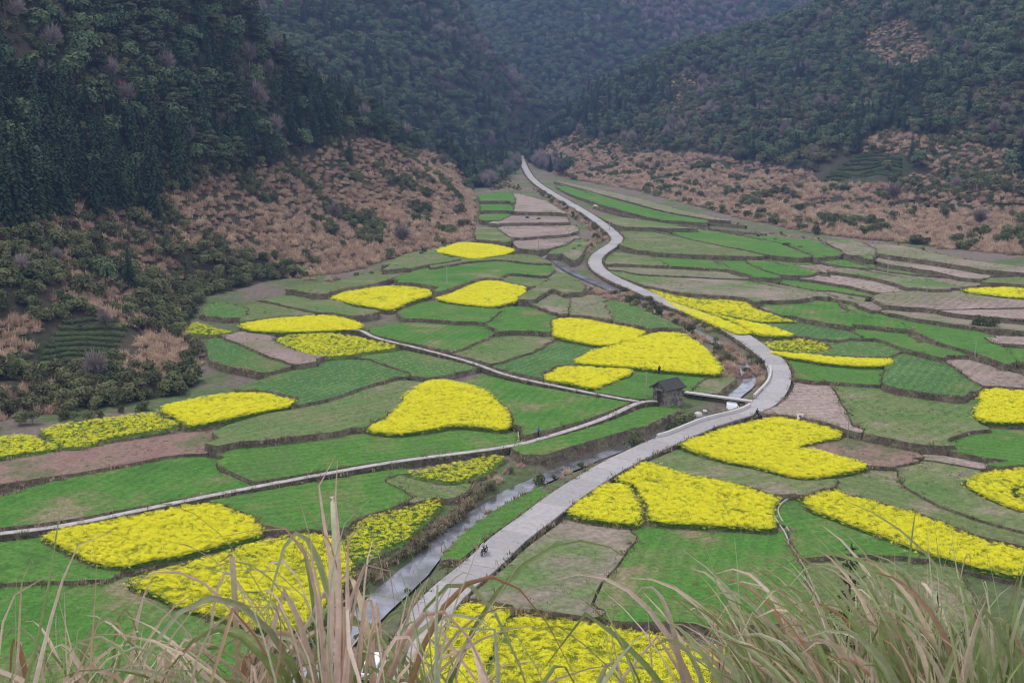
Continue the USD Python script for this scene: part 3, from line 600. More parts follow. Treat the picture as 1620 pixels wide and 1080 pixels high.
# ------------------------------------------------------------------ rapeseed fields
RAPE = [
('near yellow rapeseed field with square corners just below the lower footpath',1,[(57,843),(337,790),(400,817),(417,833),(410,845),(187,897),(160,890),(110,870)]),
('yellow rapeseed field behind the tall straw grass at lower left',.65,[(187,917),(417,853),(493,840),(545,850),(560,905),(500,975),(450,1000),(400,990),(333,973),(283,953)]),
('half flowering rapeseed plot on the stone wall above the wide stream',.3,[(560,822),(705,785),(702,800),(640,852),(595,880),(558,886),(548,850)]),
('thinly flowering rapeseed corner by the brown bushes above the stream',.3,[(640,745),(700,733),(790,717),(803,720),(770,745),(720,762),(690,758)]),
('bell-shaped bright rapeseed field in the middle of the valley',1,[(580,680),(610,660),(637,637),(643,620),(673,603),(700,598),(740,605),(767,617),(790,637),(807,653),(810,673),(793,678),(753,673),(720,670),(687,677),(633,685)]),
('farthest rapeseed field, a flat yellow lozenge under the dry left slope',1,[(683,397),(727,383),(773,385),(815,393),(807,400),(753,410)]),
('rapeseed field with a worn gap inside, left one of the central pair',.85,[(520,470),(550,460),(600,452),(647,452),(693,460),(687,465),(650,475),(620,490),(573,482),(540,475)]),
('dense rapeseed field, right one of the central pair',1,[(687,472),(720,460),(753,445),(780,443),(833,453),(830,463),(817,475),(780,485),(727,480)]),
('long yellow rapeseed strip left of the footpath end',1,[(377,513),(417,505),(467,500),(520,497),(560,505),(575,515),(560,520),(520,522),(430,524),(397,522)]),
('wide yellow rapeseed rectangle, back one of three beside the reeds',1,[(870,507),(890,502),(933,505),(1023,523),(1003,537),(970,545),(940,545),(893,535),(873,527)]),
('large rounded rapeseed field reaching the reeds of the lane',1,[(903,573),(937,553),(973,546),(1033,525),(1080,526),(1100,537),(1127,560),(1143,580),(1140,591),(1080,587),(1010,580)]),
('small bright rapeseed square nearest the stone hut',1,[(852,597),(890,577),(1000,583),(1003,588),(947,613),(937,613)]),
('upper rows of the zigzag rapeseed field beside the lane',.55,[(1022,455),(1050,462),(1085,470),(1175,475),(1200,490),(1240,503),(1262,508),(1200,507),(1110,490),(1055,474)]),
('middle tongue of the zigzag rapeseed field beside the lane',1,[(1110,492),(1163,503),(1213,513),(1263,530),(1223,531),(1193,527),(1163,508)]),
('narrow rapeseed row along the lane edge',1,[(1048,474),(1085,485),(1130,500),(1170,515),(1190,526),(1170,528),(1130,514),(1085,495)]),
('thin rapeseed strip right of the lane bend',1,[(1218,557),(1227,555),(1280,560),(1347,565),(1410,567),(1415,572),(1403,577),(1367,578),(1297,572),(1247,563)]),
('bright rapeseed field cut by the right edge, beside the bare plot',1,[(1550,617),(1573,613),(1650,620),(1650,666),(1573,667),(1553,663),(1538,653),(1550,637)]),
('far rapeseed strip high at the right edge',.8,[(1520,457),(1573,453),(1650,458),(1650,472),(1580,468),(1530,460)]),
('large L-shaped rapeseed field below the lane bend and the sign',1,[(1080,697),(1140,677),(1220,656),(1290,668),(1338,683),(1331,688),(1258,704),(1300,711),(1377,735),(1350,743),(1300,754),(1265,755),(1180,735),(1120,720),(1076,705)]),
('triangular rapeseed field at the lane, left of a dark furrow',1,[(892,810),(917,790),(960,762),(993,765),(1006,785),(1020,826),(940,820)]),
('big rapeseed field right of the dark furrow, in front of the wheat',1,[(968,758),(1000,740),(1020,727),(1080,748),(1147,760),(1210,778),(1240,785),(1222,802),(1227,835),(1190,833),(1080,826),(1032,823),(1016,785),(1003,763)]),
('long diagonal rapeseed strip running to the right foreground grass',.9,[(1270,788),(1287,780),(1313,770),(1347,783),(1413,800),(1480,823),(1547,848),(1650,875),(1650,910),(1560,898),(1480,876),(1413,853),(1380,840),(1333,823),(1280,803)]),
('crescent rapeseed patch at the right edge',.85,[(1523,758),(1557,745),(1650,738),(1650,757),(1597,770),(1603,783),(1645,803),(1613,805),(1573,790),(1543,775)]),
('small rapeseed patch inside the crescent at the right edge',.7,[(1608,771),(1650,766),(1650,797),(1617,787)]),
('bright rapeseed field at the bottom beside the lane',1,[(645,1090),(665,1030),(700,985),(730,953),(747,952),(815,965),(790,1000),(770,1050),(762,1130),(630,1130)]),
('patchy rapeseed field at the bottom behind the foreground grass',.6,[(820,967),(950,985),(1080,1010),(1200,1035),(1235,1130),(770,1130),(777,1050),(796,1000)]),
('yellow rapeseed field under the dark bushes of the left slope',1,[(247,643),(317,627),(367,620),(417,620),(473,632),(463,640),(300,672),(290,668)]),
('half flowering rapeseed strip left of the yellow field under the bushes',.35,[(60,678),(100,667),(247,650),(260,660),(291,672),(167,693),(133,706),(103,706),(77,693)]),
('leftmost half flowering rapeseed plot on the dark terrace',.45,[(-30,692),(0,688),(47,685),(98,705),(80,712),(-15,723),(-30,725)]),
('thinly flowering rapeseed plot beside the brown ploughed wedge',.4,[(427,537),(467,527),(540,527),(605,540),(637,548),(540,563),(493,565)]),
('tiny thinly flowering patch below the yellow-tipped bushes',.2,[(290,518),(313,507),(333,516),(375,524),(333,529),(297,527)]),
('sparse white and yellow flowering plot above the thin rapeseed strip',.2,[(1200,541),(1270,535),(1310,545),(1313,557),(1280,558),(1225,553)]),
]

# plots meet at narrow banks: each one grows into the ground that nobody tills
lines_ = shapely.union_all([shapely.LineString(road_c[:, :2]).buffer(ROAD_W / 2 + 0.7), *[shapely.LineString(l[:, :2]).buffer(1.1) for l in path_lines],
                            *[shapely.Polygon(np.vstack([r_[:len(r_) // 2], r_[len(r_) // 2:][::-1]])).buffer(0.9) for r_ in (ribbon(stream_lo[:, :3], stream_lo[:, 3] + 1.0)[0][:, :2], ribbon(stream_hi[:, :3], stream_hi[:, 3] + 1.0)[0][:, :2])]])
first = [terrace(px, clear=0.03 if 'stream and the lane' in lab else 0.42 if np.mean([q[1] for q in px]) > 560 else 0.6, maxstep=1.6) for _, lab, px in PLOTS]
rape_first = [terrace(px, canopy=.85 if d > .5 else .65, clear=0.06, maxstep=0.4) for _, d, px in RAPE]
taken = [p for p, _ in first] + [p for p, _ in rape_first]
grown = []
for i, (poly, A) in enumerate(first):
    big = poly.buffer(2.6, join_style='mitre', mitre_limit=2.0)
    others = shapely.union_all([q.buffer(0.3) for j, q in enumerate(taken) if j != i and q.distance(poly) < 6])
    p = big.difference(others).difference(lines_).intersection(valley.buffer(-1.0))
    p = p.buffer(-0.5).buffer(0.5)
    if p.geom_type != 'Polygon': p = max(p.geoms, key=lambda q: q.area) if len(getattr(p, 'geoms', [])) else poly
    if p.is_empty or p.area < 0.5 * poly.area: p = poly.difference(lines_).buffer(0); p = max(p.geoms, key=lambda q: q.area) if p.geom_type != 'Polygon' else p
    p = shapely.Polygon(p.exterior).simplify(0.12)
    taken[i] = p; grown.append((p, A))

cnt = {}
for kind, lab, px in PLOTS:
    poly, A = grown.pop(0)
    i = cnt.get(kind, 0); cnt[kind] = i + 1
    top, side = slab(poly, A)
    t = thing({'G': 'wheat_plot', 'D': 'grass_plot', 'V': 'vegetable_plot', 'B': 'fallow_plot', 'P': 'stubble_plot', 'R': 'bare_plot'}[kind], lab, 'field')
    obj('crop' if kind in 'GV' else 'soil', top, FM[kind][i % len(FM[kind])], t); obj('bank', side, bank_m, t, smooth=True)
    edge_pts.append((poly, A))
    weed_pts.append((kind, poly, A))

yellow = leafmat('rape_flowers', (.84, .79, .03), (.98, .95, .07), rough=0.7, trans=0.35)
rgreen = leafmat('rape_leaves', (.10, .17, .03), (.26, .35, .07), rough=0.7)
def quadcloud(c, nrm, size, r, aspect=1.0):
    """one small leaf-shaped quad at each point of c"""
    n = len(c); size = np.broadcast_to(size, (n,))
    nrm = nrm / (np.linalg.norm(nrm, axis=1, keepdims=True) + 1e-9)
    a = np.cross(nrm, r.normal(size=(n, 3))); a /= np.linalg.norm(a, axis=1, keepdims=True) + 1e-9
    b = np.cross(nrm, a)
    a, b = a * size[:, None] * 0.5, b * size[:, None] * 0.5 * aspect
    v = np.stack([c - a, c - b * 0.8 + a * 0.1, c + a, c + b * 0.8 + a * 0.1], 1).reshape(-1, 3)
    k = np.arange(n)[:, None] * 4
    return v, np.concatenate([k + [[0, 1, 2]], k + [[0, 2, 3]]])
def rape_clump(seed):
    r = np.random.default_rng(seed); n = 30
    c = np.c_[r.normal(0, 0.2, (n, 2)), r.uniform(-0.16, 0.12, n)]
    return quadcloud(c, r.normal(size=(n, 3)) * 0.42 + [0, -.12, 1.0], r.uniform(0.09, 0.16, n), r)
def rape_leaf(seed):
    r = np.random.default_rng(seed); n = 12
    c = np.c_[r.normal(0, 0.2, (n, 2)), r.uniform(-0.45, 0.0, n)]
    return quadcloud(c, r.normal(size=(n, 3)) * .7 + [0, 0, 0.9], r.uniform(0.13, 0.24, n), r)
clumps = [rape_clump(100 + i) for i in range(4)]; leaves = [rape_leaf(200 + i) for i in range(3)]

def instancer(name, parent, protos, pos, rot, scale, which, kind=None):
    """protos: list of (name, mesh, material) or class paths"""
    path = numbered(name, str(parent.GetPath()) if hasattr(parent, 'GetPath') else parent)
    pi = UsdGeom.PointInstancer.Define(stage, path)
    targets = []
    for k, p in enumerate(protos):
        pp = f'{path}/kind_{k:03d}'
        if isinstance(p, str):
            x = UsdGeom.Xform.Define(stage, pp); x.GetPrim().GetReferences().AddInternalReference(p)
        else: usdkit.mesh(stage, pp, p[0], p[1])
        targets.append(pp)
    pi.CreatePrototypesRel().SetTargets([Sdf.Path(t) for t in targets])
    pi.CreateProtoIndicesAttr(Vt.IntArray.FromNumpy(np.asarray(which, np.int32)))
    pi.CreatePositionsAttr(Vt.Vec3fArray.FromNumpy(np.asarray(pos, np.float32)))
    q = np.zeros((len(pos), 4)); q[:, 0] = np.cos(rot / 2); q[:, 3] = np.sin(rot / 2)
    pi.CreateOrientationsAttr(Vt.QuathArray([Gf.Quath(float(a), 0.0, 0.0, float(b)) for a, b in q[:, [0, 3]]]))
    s = np.asarray(scale, np.float32); s = np.repeat(s[:, None], 3, 1) if s.ndim == 1 else s
    pi.CreateScalesAttr(Vt.Vec3fArray.FromNumpy(s))
    return tag(pi, kind=kind)

n_flowers = 0
for fi, (lab, dens, px) in enumerate(RAPE):
    hgt = 0.85 if dens > 0.5 else 0.65
    poly, A = rape_first[fi]
    t = thing('rapeseed_field', lab, 'field')
    top, side = slab(poly, A)
    obj('soil', top, FM['D'][0] if dens > .5 else FM['V'][fi % 2], t); obj('bank', side, bank_m, t, smooth=True)
    r = np.random.default_rng(500 + fi)
    near = 1.0
    dist = np.hypot(*np.array(poly.centroid.coords[0]))
    per = np.clip(13.0 * (190 / dist) ** 1.0, 4, 17.0)                    # clumps a square metre: fewer and larger far away
    sc = math.sqrt(8.0 / per)
    fs_ = 1.0 if dens > .5 else .8
    n = int(poly.area * per * (1.0 if dens > .5 else 1.0))
    x0, y0, x1, y1 = poly.bounds
    P = np.c_[r.uniform(x0, x1, 4 * n), r.uniform(y0, y1, 4 * n)]
    P = P[shapely.contains_xy(poly, P[:, 0], P[:, 1])][:n]
    # the stand of stalks: an uneven green body whose sides show below the flowers
    body = poly.buffer(-0.15)
    if body.geom_type == 'Polygon' and dens > .5:
        b2 = body.segmentize(1.5)
        g = np.stack(np.meshgrid(np.arange(x0, x1, 1.6), np.arange(y0, y1, 1.6)), -1).reshape(-1, 2)
        (tv, tf), _ = slab(shapely.Polygon(b2.exterior), A)
        ring = np.array(b2.exterior.coords)[:-1]; m = len(ring); i = np.arange(m); j = (i + 1) % m
        zt = plane_z(A, ring[:, 0], ring[:, 1])
        h1 = hgt * 0.7
        sv = np.vstack([np.c_[ring, zt + h1], np.c_[ring, zt - 0.02]])
        obj('canopy', (tv + [0, 0, h1], tf), rape_top, t)
        obj('stalks', cat((sv, np.vstack([np.stack([i, m + i, m + j], 1), np.stack([i, m + j, j], 1)]))), rape_green, t)
    z = plane_z(A, P[:, 0], P[:, 1])
    wob = meshkit.fbm(np.c_[P * 0.22, np.full(len(P), fi * 3.7)], 3, 77)
    fine = meshkit.noise(np.c_[P * 1.1, np.full(len(P), fi * 1.3)])
    if dens > .5:
        keep = (wob * 0.45 + fine * 0.35 + r.uniform(0, .3, len(P))) > (0.36 if dens >= 1 else 0.42 + (1 - dens) * 0.32)
    else:
        keep = (wob * 0.35 + r.uniform(0, 1, len(P)) * 0.6) > (0.50 - dens * 0.5)
        keep &= r.uniform(0, 1, len(P)) < (dens + 0.38)
    inner = shapely.distance(shapely.points(P), poly.exterior)
    keep &= (inner > .55) | (r.uniform(0, 1, len(P)) < .3 + inner)
    row = np.cos((P @ np.array([math.cos(fi * 1.3), math.sin(fi * 1.3)])) * 2 * np.pi / 1.7 + 1.2 * wob * 6.28)
    keep &= (row > -.75) | (r.uniform(0, 1, len(P)) < .55)
    Pf = P[keep]; zf = z[keep]
    hz_ = hgt + (wob[keep] - 0.5) * 0.25 + r.normal(0, 0.05, len(Pf))
    instancer('flowers', t, [(c, yellow) for c in clumps], np.c_[Pf, zf + hz_], r.uniform(0, 6.28, len(Pf)), sc * fs_ * r.uniform(0.8, 1.25, len(Pf)), r.integers(0, 4, len(Pf)), kind='stuff')
    # leafy stems: along the edge of a dense field, all over a thin one
    ed = np.array([poly.exterior.interpolate(s).coords[0] for s in np.arange(0, poly.exterior.length, 0.35)])
    ed = ed + r.normal(0, 0.12, ed.shape); ez = plane_z(A, ed[:, 0], ed[:, 1]) + r.uniform(0.35, 0.8, len(ed)) * hgt
    Pl = P[~keep] if dens > .5 else P[r.uniform(0, 1, len(P)) < .6]
    lp = np.vstack([np.c_[ed, ez], np.c_[Pl, plane_z(A, Pl[:, 0], Pl[:, 1]) + hgt * (0.8 if dens > .5 else 0.5)]])
    instancer('leafy_stems', t, [(c, rgreen) for c in leaves], lp, r.uniform(0, 6.28, len(lp)), r.uniform(0.7, 1.3, len(lp)) * sc, r.integers(0, 3, len(lp)), kind='stuff')
    if dens > .5:
        kk_ = r.uniform(0, 1, len(ed)) < .8; eo = ed[kk_] + r.normal(0, .28, (kk_.sum(), 2))
        instancer('edge_flowers', t, [(c, yellow) for c in clumps], np.c_[eo, plane_z(A, eo[:, 0], eo[:, 1]) + hgt * r.uniform(.62, 1.0, len(eo))], r.uniform(0, 6.28, len(eo)), sc * r.uniform(.6, 1.0, len(eo)), r.integers(0, 4, len(eo)), kind='stuff')
    n_flowers += len(Pf) + len(lp); edge_pts.append((poly, A))
print('plots', len(PLOTS), 'rape', len(RAPE), 'clumps', n_flowers)

# ------------------------------------------------------------------ plants: one class of each kind
UsdGeom.Scope.Define(stage, '/World/Looks')
stage.CreateClassPrim('/World/kinds')
bark = plain('bark', (.10, .08, .065), 0.95, 0.3, 3.0, obj_space=True)
greybark = plain('grey_bark', (.20, .17, .165), 0.95, 0.3, 3.0, obj_space=True)
L_con = leafmat('fir_needles', (.014, .032, .015), (.06, .10, .045))
L_pin = leafmat('pine_needles', (.024, .04, .018), (.095, .125, .052))
L_bro = leafmat('evergreen_leaves', (.042, .072, .036), (.145, .195, .085))
L_oli = leafmat('olive_leaves', (.075, .08, .038), (.22, .215, .10))
L_shr = leafmat('shrub_leaves', (.055, .07, .028), (.23, .24, .10))
L_bar = leafmat('bare_twigs', (.17, .14, .135), (.34, .28, .27), rough=0.95)
L_red = leafmat('dry_reed', (.32, .215, .165), (.72, .525, .425), rough=0.9, trans=.35)
L_ree = leafmat('straw_reed', (.37, .265, .185), (.80, .62, .46), rough=0.9, trans=.35)
L_rus = leafmat('rust_leaves', (.22, .05, .025), (.42, .12, .06))
L_tea = leafmat('tea_leaves', (.035, .06, .025), (.13, .165, .065))
L_flo = leafmat('yellow_tips', (.20, .22, .03), (.62, .58, .05))

def sphere_dirs(n, r):
    d = r.normal(size=(n, 3)); return d / np.linalg.norm(d, axis=1, keepdims=True)
def lobed(r, h, w, lobes, n, size, flat=0.75, low=0.35):
    """leaf clumps on the outside of several overlapping lobes: (vertices, faces)"""
    C, Rr = [], []
    for k in range(lobes):
        a = r.uniform(0, 6.28); q = r.uniform(0.1, 0.55) * w / 2
        C.append([q * math.cos(a), q * math.sin(a), h * r.uniform(low + 0.12, 0.8)]); Rr.append(w * r.uniform(0.22, 0.36))
    C.append([0, 0, h * 0.72]); Rr.append(w * 0.33)
    C, Rr = np.array(C), np.array(Rr)
    k = r.integers(0, len(C), n); d = sphere_dirs(n, r); d[:, 2] = np.where(d[:, 2] < -0.35, -d[:, 2], d[:, 2])
    rad = Rr[k] * r.uniform(0.72, 1.08, n)
    c = C[k] + d * rad[:, None] * [1, 1, flat]
    c[:, 2] = np.minimum(c[:, 2], h)
    return quadcloud(c, d + r.normal(0, 0.45, (n, 3)) + [0, 0, 0.25], size * r.uniform(0.6, 1.35, n), r)
def limbs(r, h, w, rad, k=5, n=5):
    b = MB(); b.add(*tube([(0, 0, -0.6), (0.04 * h * r.normal(), 0.04 * h * r.normal() * .5, h * 0.35), (0, 0, h * 0.75)], [rad, rad * .75, rad * .25], n))
    for i in range(k):
        a = r.uniform(0, 6.28); z = h * r.uniform(0.25, 0.5); q = w * 0.33
        b.add(*tube([(0, 0, z), (q * .5 * math.cos(a), q * .5 * math.sin(a), z + h * .15), (q * math.cos(a), q * math.sin(a), z + h * r.uniform(.2, .32))], [rad * .5, rad * .35, rad * .12], 4))
    return b.mesh()
def firtree(r, h, w, rows, per, size):
    C, N = [], []
    for i in range(rows):
        t = i / (rows - 1); z = h * (0.10 + 0.88 * t); R = w / 2 * (1 - t) ** 0.8 * r.uniform(0.85, 1.12) + 0.12
        m = max(4, int(per * (1 - t) + 3)); a0 = r.uniform(0, 6.28)
        for j in range(m):
            a = a0 + 6.283 * j / m + r.normal(0, 0.12); rr = R * r.uniform(0.75, 1.15)
            for s in np.linspace(0.25, 1.0, max(2, int(3 * R / 1.2))):
                C.append([rr * s * math.cos(a), rr * s * math.sin(a), z - 0.38 * rr * s ** 1.5 + r.normal(0, 0.06)])
                N.append([math.cos(a) * 0.75 + r.normal(0, .3), math.sin(a) * 0.75 + r.normal(0, .3), 0.9])
    C, N = np.array(C), np.array(N)
    return quadcloud(C, N, size * r.uniform(0.7, 1.3, len(C)), r, 0.8)
def pinetree(r, h, w, n, size):
    C, N = [], []
    for k in range(13):
        t = r.uniform(0, 1); a = r.uniform(0, 6.28); q = w * 0.42 * (1 - 0.75 * t) * r.uniform(0.4, 1)
        c = np.array([q * math.cos(a), q * math.sin(a), h * (0.38 + 0.58 * t)]); R = w * (0.34 - 0.17 * t)
        m = n // 13; d = sphere_dirs(m, r); d[:, 2] = np.abs(d[:, 2]) - 0.15
        C.append(c + d * R * [1, 1, 0.55] * r.uniform(0.6, 1.1, (m, 1))); N.append(d + [0, 0, 0.7])
    C, N = np.vstack(C), np.vstack(N)
    return quadcloud(C, N + r.normal(0, .35, N.shape), size * r.uniform(.6, 1.3, len(C)), r, 0.7)
def strips(r, n, length, width, spread, seg=3, up=1.0, droop=0.7):
    """arching leaves rising from one stool"""
    V, Fc = [], []
    for i in range(n):
        a = r.uniform(0, 6.28); L = length * r.uniform(0.6, 1.1); b = np.array([r.normal(0, spread * .25), r.normal(0, spread * .25), -0.1])
        lean = r.uniform(0.1, 1.0); w = width * r.uniform(.7, 1.3); da = np.array([math.cos(a), math.sin(a), 0]); sd_ = np.array([-da[1], da[0], 0])
        t = np.linspace(0, 1, seg + 1)[:, None]
        c = b + da * (lean * L * 0.75) * t ** 1.3 + np.array([0, 0, 1]) * L * (up * t - droop * lean * t ** 2.4)
        ww = w * (1 - t ** 2 * 0.9)
        v = np.stack([c - sd_ * ww / 2, c + sd_ * ww / 2], 1).reshape(-1, 3)
        for s in range(seg): Fc.append(np.array([[0, 1, 3], [0, 3, 2]]) + len(V) * (2 * seg + 2) + 2 * s)
        V.append(v)
    return np.vstack(V), np.vstack(Fc)
def baretree(r, h, w, n):
    V, Fc = [], []
    d = sphere_dirs(n, r); d[:, 2] = np.abs(d[:, 2])
    p0 = np.c_[d[:, :2] * w * .12, h * r.uniform(.25, .6, n)]; p1 = np.c_[d[:, :2] * w * .5, h * (.45 + .55 * d[:, 2])] * r.uniform(.7, 1.05, (n, 1)) + r.normal(0, .3, (n, 3))
    sd_ = np.cross(p1 - p0, r.normal(size=(n, 3))); sd_ /= np.linalg.norm(sd_, axis=1, keepdims=True)
    wd = (w / 7 * r.uniform(.05, .15, n))[:, None]
    v = np.stack([p0 - sd_ * wd, p0 + sd_ * wd, p1 + sd_ * wd * .4, p1 - sd_ * wd * .4], 1).reshape(-1, 3)
    k = np.arange(n)[:, None] * 4
    return v, np.concatenate([k + [[0, 1, 2]], k + [[0, 2, 3]]])

KINDS = {}
def kind(name, *parts):
    """a class prim with its parts: (part name, mesh, material)"""
    n = len(KINDS.setdefault(name, []))
    path = f'/World/kinds/{name}_{n:03d}'
    UsdGeom.Xform.Define(stage, path)
    for pn, mesh, mat in parts: usdkit.mesh(stage, numbered(pn, path), mesh, mat)
    KINDS[name].append(path)
for i in range(4):
    r = np.random.default_rng(900 + i)
    kind('fir_tree', ('trunk', tube([(0, 0, -1), (0, 0, 6), (0, 0, 12)], [.2, .14, .03], 5), bark), ('crown', firtree(r, 12.5, 5.2, 22, 12, 0.95), L_con))
    kind('pine_tree', ('trunk', limbs(r, 9, 6, .18, 4), bark), ('crown', pinetree(r, 9.5, 7.0, 1100, 0.75), L_pin))
    kind('evergreen_tree', ('trunk', limbs(r, 7, 6, .2, 4), bark), ('crown', lobed(r, 8.0, 7.6, 8, 900, 0.85), L_bro))
    kind('olive_tree', ('trunk', limbs(r, 4, 4, .12, 4), bark), ('crown', lobed(r, 4.6, 5.2, 7, 550, 0.62, low=.15), L_oli))
    kind('bare_tree', ('trunk', limbs(r, 7, 5, .14, 6), greybark), ('crown', baretree(r, 8, 6.5, 420), L_bar))
    kind('shrub', ('stem', limbs(r, 1.8, 1.6, .05, 4), bark), ('crown', lobed(r, 2.3, 2.9, 6, 480, 0.36, low=.02), L_shr))
    kind('dry_reed_clump', ('leaves', strips(r, 230, 1.9, .14, 1.7, up=.78, droop=.8), L_red if i % 2 else L_ree), ('plumes', strips(r, 14, 2.2, .13, 1.2, up=.95, droop=.35), L_ree))
kind('rust_tree', ('trunk', limbs(r, 5, 4, .12, 4), bark), ('crown', lobed(r, 5.5, 5, 6, 500, 0.5), L_rus))
kind('yellow_tipped_shrub', ('stem', limbs(r, 1.5, 1.6, .05, 4), bark), ('crown', lobed(r, 2.0, 2.8, 6, 240, 0.36, low=.02), L_shr), ('tips', lobed(r, 2.15, 2.8, 6, 200, 0.3, low=.1), L_flo))

# the plots' own growth: weeds on fallow ground, taller tussocks in the wheat
L_wee = leafmat('weeds', (.09, .11, .04), (.30, .26, .15), rough=0.9)
L_whe = leafmat('wheat_tufts', (.06, .15, .028), (.13, .235, .055), rough=0.85)
def growth(name, kinds_, dens, mesh_mat, size, far):
    G_ = []
    for kd, poly, A in weed_pts:
        ds = np.hypot(*np.array(poly.centroid.coords[0]))
        if kd not in kinds_ or ds > far: continue
        g_ = np.random.default_rng(int(poly.area * 10)); n = int(poly.area * dens)
        x0, y0, x1, y1 = poly.bounds; q = np.c_[g_.uniform(x0, x1, 2 * n), g_.uniform(y0, y1, 2 * n)]
        q = q[shapely.contains_xy(poly, q[:, 0], q[:, 1])]
        q = q[meshkit.fbm(np.c_[q / 7.0, np.full(len(q), 3.0)], 3, 61) + g_.normal(0, .08, len(q)) > .5]
        G_.append(np.c_[q, plane_z(A, q[:, 0], q[:, 1]) - .01])
    G_ = np.vstack(G_); g_ = np.random.default_rng(5)
    instancer(name, '/World', mesh_mat, G_, g_.uniform(0, 6.28, len(G_)), size * g_.uniform(.6, 1.5, len(G_)), g_.integers(0, len(mesh_mat), len(G_)), kind='stuff')

# ------------------------------------------------------------------ where they grow
def inside(poly, uv): return shapely.contains_xy(shapely.Polygon(poly), uv[:, 0], uv[:, 1])
R_DRYL = [(250,318),(330,285),(400,275),(480,245),(545,222),(600,222),(640,232),(700,248),(745,285),(762,350),(742,384),(650,404),(560,434),(480,442),(440,405),(380,392),(330,362),(285,350)]
R_DRYR = [(838,262),(880,218),(930,218),(1000,238),(1100,242),(1250,268),(1400,292),(1660,312),(1660,460),(1500,440),(1300,415),(1180,395),(1000,345),(890,325),(845,300)]
R_FIR = [(-150,180),(60,160),(150,190),(230,195),(290,235),(300,300),(270,330),(120,345),(-150,350)]
R_FIR2 = [(420,160),(520,160),(570,185),(560,235),(440,235)]
R_TEAL = [(40,592),(60,530),(130,498),(215,520),(215,560),(130,590)]
R_TEAR = [(1285,276),(1330,250),(1432,242),(1440,272),(1390,292),(1300,290)]
R_GREENR = [(1440,275),(1660,280),(1660,330),(1500,318),(1400,300)]
R_DRYR2 = [(1350,75),(1390,45),(1430,30),(1465,60),(1490,100),(1440,118),(1390,112)]
R_DRYR3 = [(1345,238),(1400,208),(1470,215),(1560,235),(1660,245),(1660,275),(1480,275),(1440,250)]
R_BAREF = [(960,-40),(1300,-40),(1300,20),(1200,70),(1080,95),(1010,110)]
R_GULLY = [(650,0),(700,30),(770,70),(840,110),(850,170),(815,170),(780,100),(690,60)]
R_BUSH = [(-200,690),(0,663),(133,650),(300,626),(440,590),(400,560),(330,555),(280,580),(200,590),(60,610),(-200,600)]
R_REDL = [(-200,560),(-200,510),(0,500),(50,500),(70,560),(20,580)]
R_REDL2 = [(190,585),(215,545),(265,535),(290,560),(285,600),(200,605)]
R_REDL3 = [(70,470),(130,430),(200,440),(240,490),(130,490)]

cand = []                        # name, x, y, z, scale
def spread(sp, hill, rr):
    xs, ys = np.meshgrid(np.arange(-430, 640, sp), np.arange(100, 1480, sp))
    p = np.c_[xs.ravel(), ys.ravel()] + rr.uniform(-.48, .48, (xs.size, 2)) * sp
    ix = np.clip(np.searchsorted(GX, p[:, 0]), 0, len(GX) - 1); iy = np.clip(np.searchsorted(GY, p[:, 1]), 0, len(GY) - 1)
    p = p[HID[iy, ix] == hill]
    z = gz(p[:, 0], p[:, 1]); P = np.c_[p, z]
    u, v, d = project(P)
    ok = (u > -160) & (u < 1780) & (v > -140) & (v < 1100) & (d > 60)
    P, uv = P[ok], np.c_[u[ok], v[ok]]
    # seen from the camera, or near enough to stand out from a step aside
    tt = np.linspace(0.25, 0.985, 90)[None, :, None]
    S = EYE + (P[:, None] + [0, 0, 7.0] - EYE) * tt
    g = gz(S[..., 0].ravel(), S[..., 1].ravel()).reshape(S.shape[:2])
    seen = (S[..., 2] > g - 1).all(1)
    keep = seen | (rr.uniform(0, 1, len(P)) < 0.12)
    return P[keep], uv[keep], seen[keep]
def put(names, P, seen, sc):
    for n, p, s_, k in zip(names, P, seen, sc): cand.append((n, p[0], p[1], p[2], k, s_))
def choose(rr, n, table):
    names, pr = zip(*table); pr = np.array(pr) / sum(pr)
    return np.array(names, dtype=object)[rr.choice(len(names), n, p=pr)]

rr = np.random.default_rng(77)
# left hill: tall plants, then the undergrowth
P, uv, seen = spread(4.1, 1, rr)
pn = meshkit.fbm(np.c_[P[:, :2] / 35, np.zeros(len(P))], 3, 31)
names = choose(rr, len(P), [('pine_tree', .42), ('evergreen_tree', .3), ('fir_tree', .13), ('bare_tree', .08), ('olive_tree', .07)])
st1 = meshkit.fbm(np.c_[P[:, :2] / 22, np.ones(len(P))], 3, 93)
names[st1 > .62] = choose(rr, (st1 > .62).sum(), [('fir_tree', .8), ('pine_tree', .2)]); names[st1 < .36] = choose(rr, (st1 < .36).sum(), [('', .3), ('bare_tree', .08), ('olive_tree', .32), ('evergreen_tree', .3)])
low = (uv[:, 1] > 335 - 0.10 * uv[:, 0] + 0 * pn) & (uv[:, 0] < 480)
names[low] = choose(rr, low.sum(), [('shrub', .27), ('olive_tree', .2), ('', .53)])
fz = inside(R_FIR, uv) | inside(R_FIR2, uv); names[fz] = choose(rr, fz.sum(), [('fir_tree', .8), ('evergreen_tree', .1), ('olive_tree', .1)])
dz = inside(R_DRYL, uv); names[dz] = choose(rr, dz.sum(), [('', .985), ('olive_tree', .012), ('bare_tree', .003)])
for rg in (R_TEAL, R_REDL, R_REDL2): names[inside(rg, uv)] = ''
bz = inside(R_BUSH, uv); names[bz] = choose(rr, bz.sum(), [('olive_tree', .72), ('bare_tree', .05), ('shrub', .23)])
sc = rr.uniform(.75, 1.25, len(P)); sc[names == 'olive_tree'] *= .8; sc[bz] *= .8
k = names != ''; put(names[k], P[k], seen[k], sc[k])
P, uv, seen = spread(2.1, 1, rr)
pn = meshkit.fbm(np.c_[P[:, :2] / 16, np.zeros(len(P))], 3, 33)
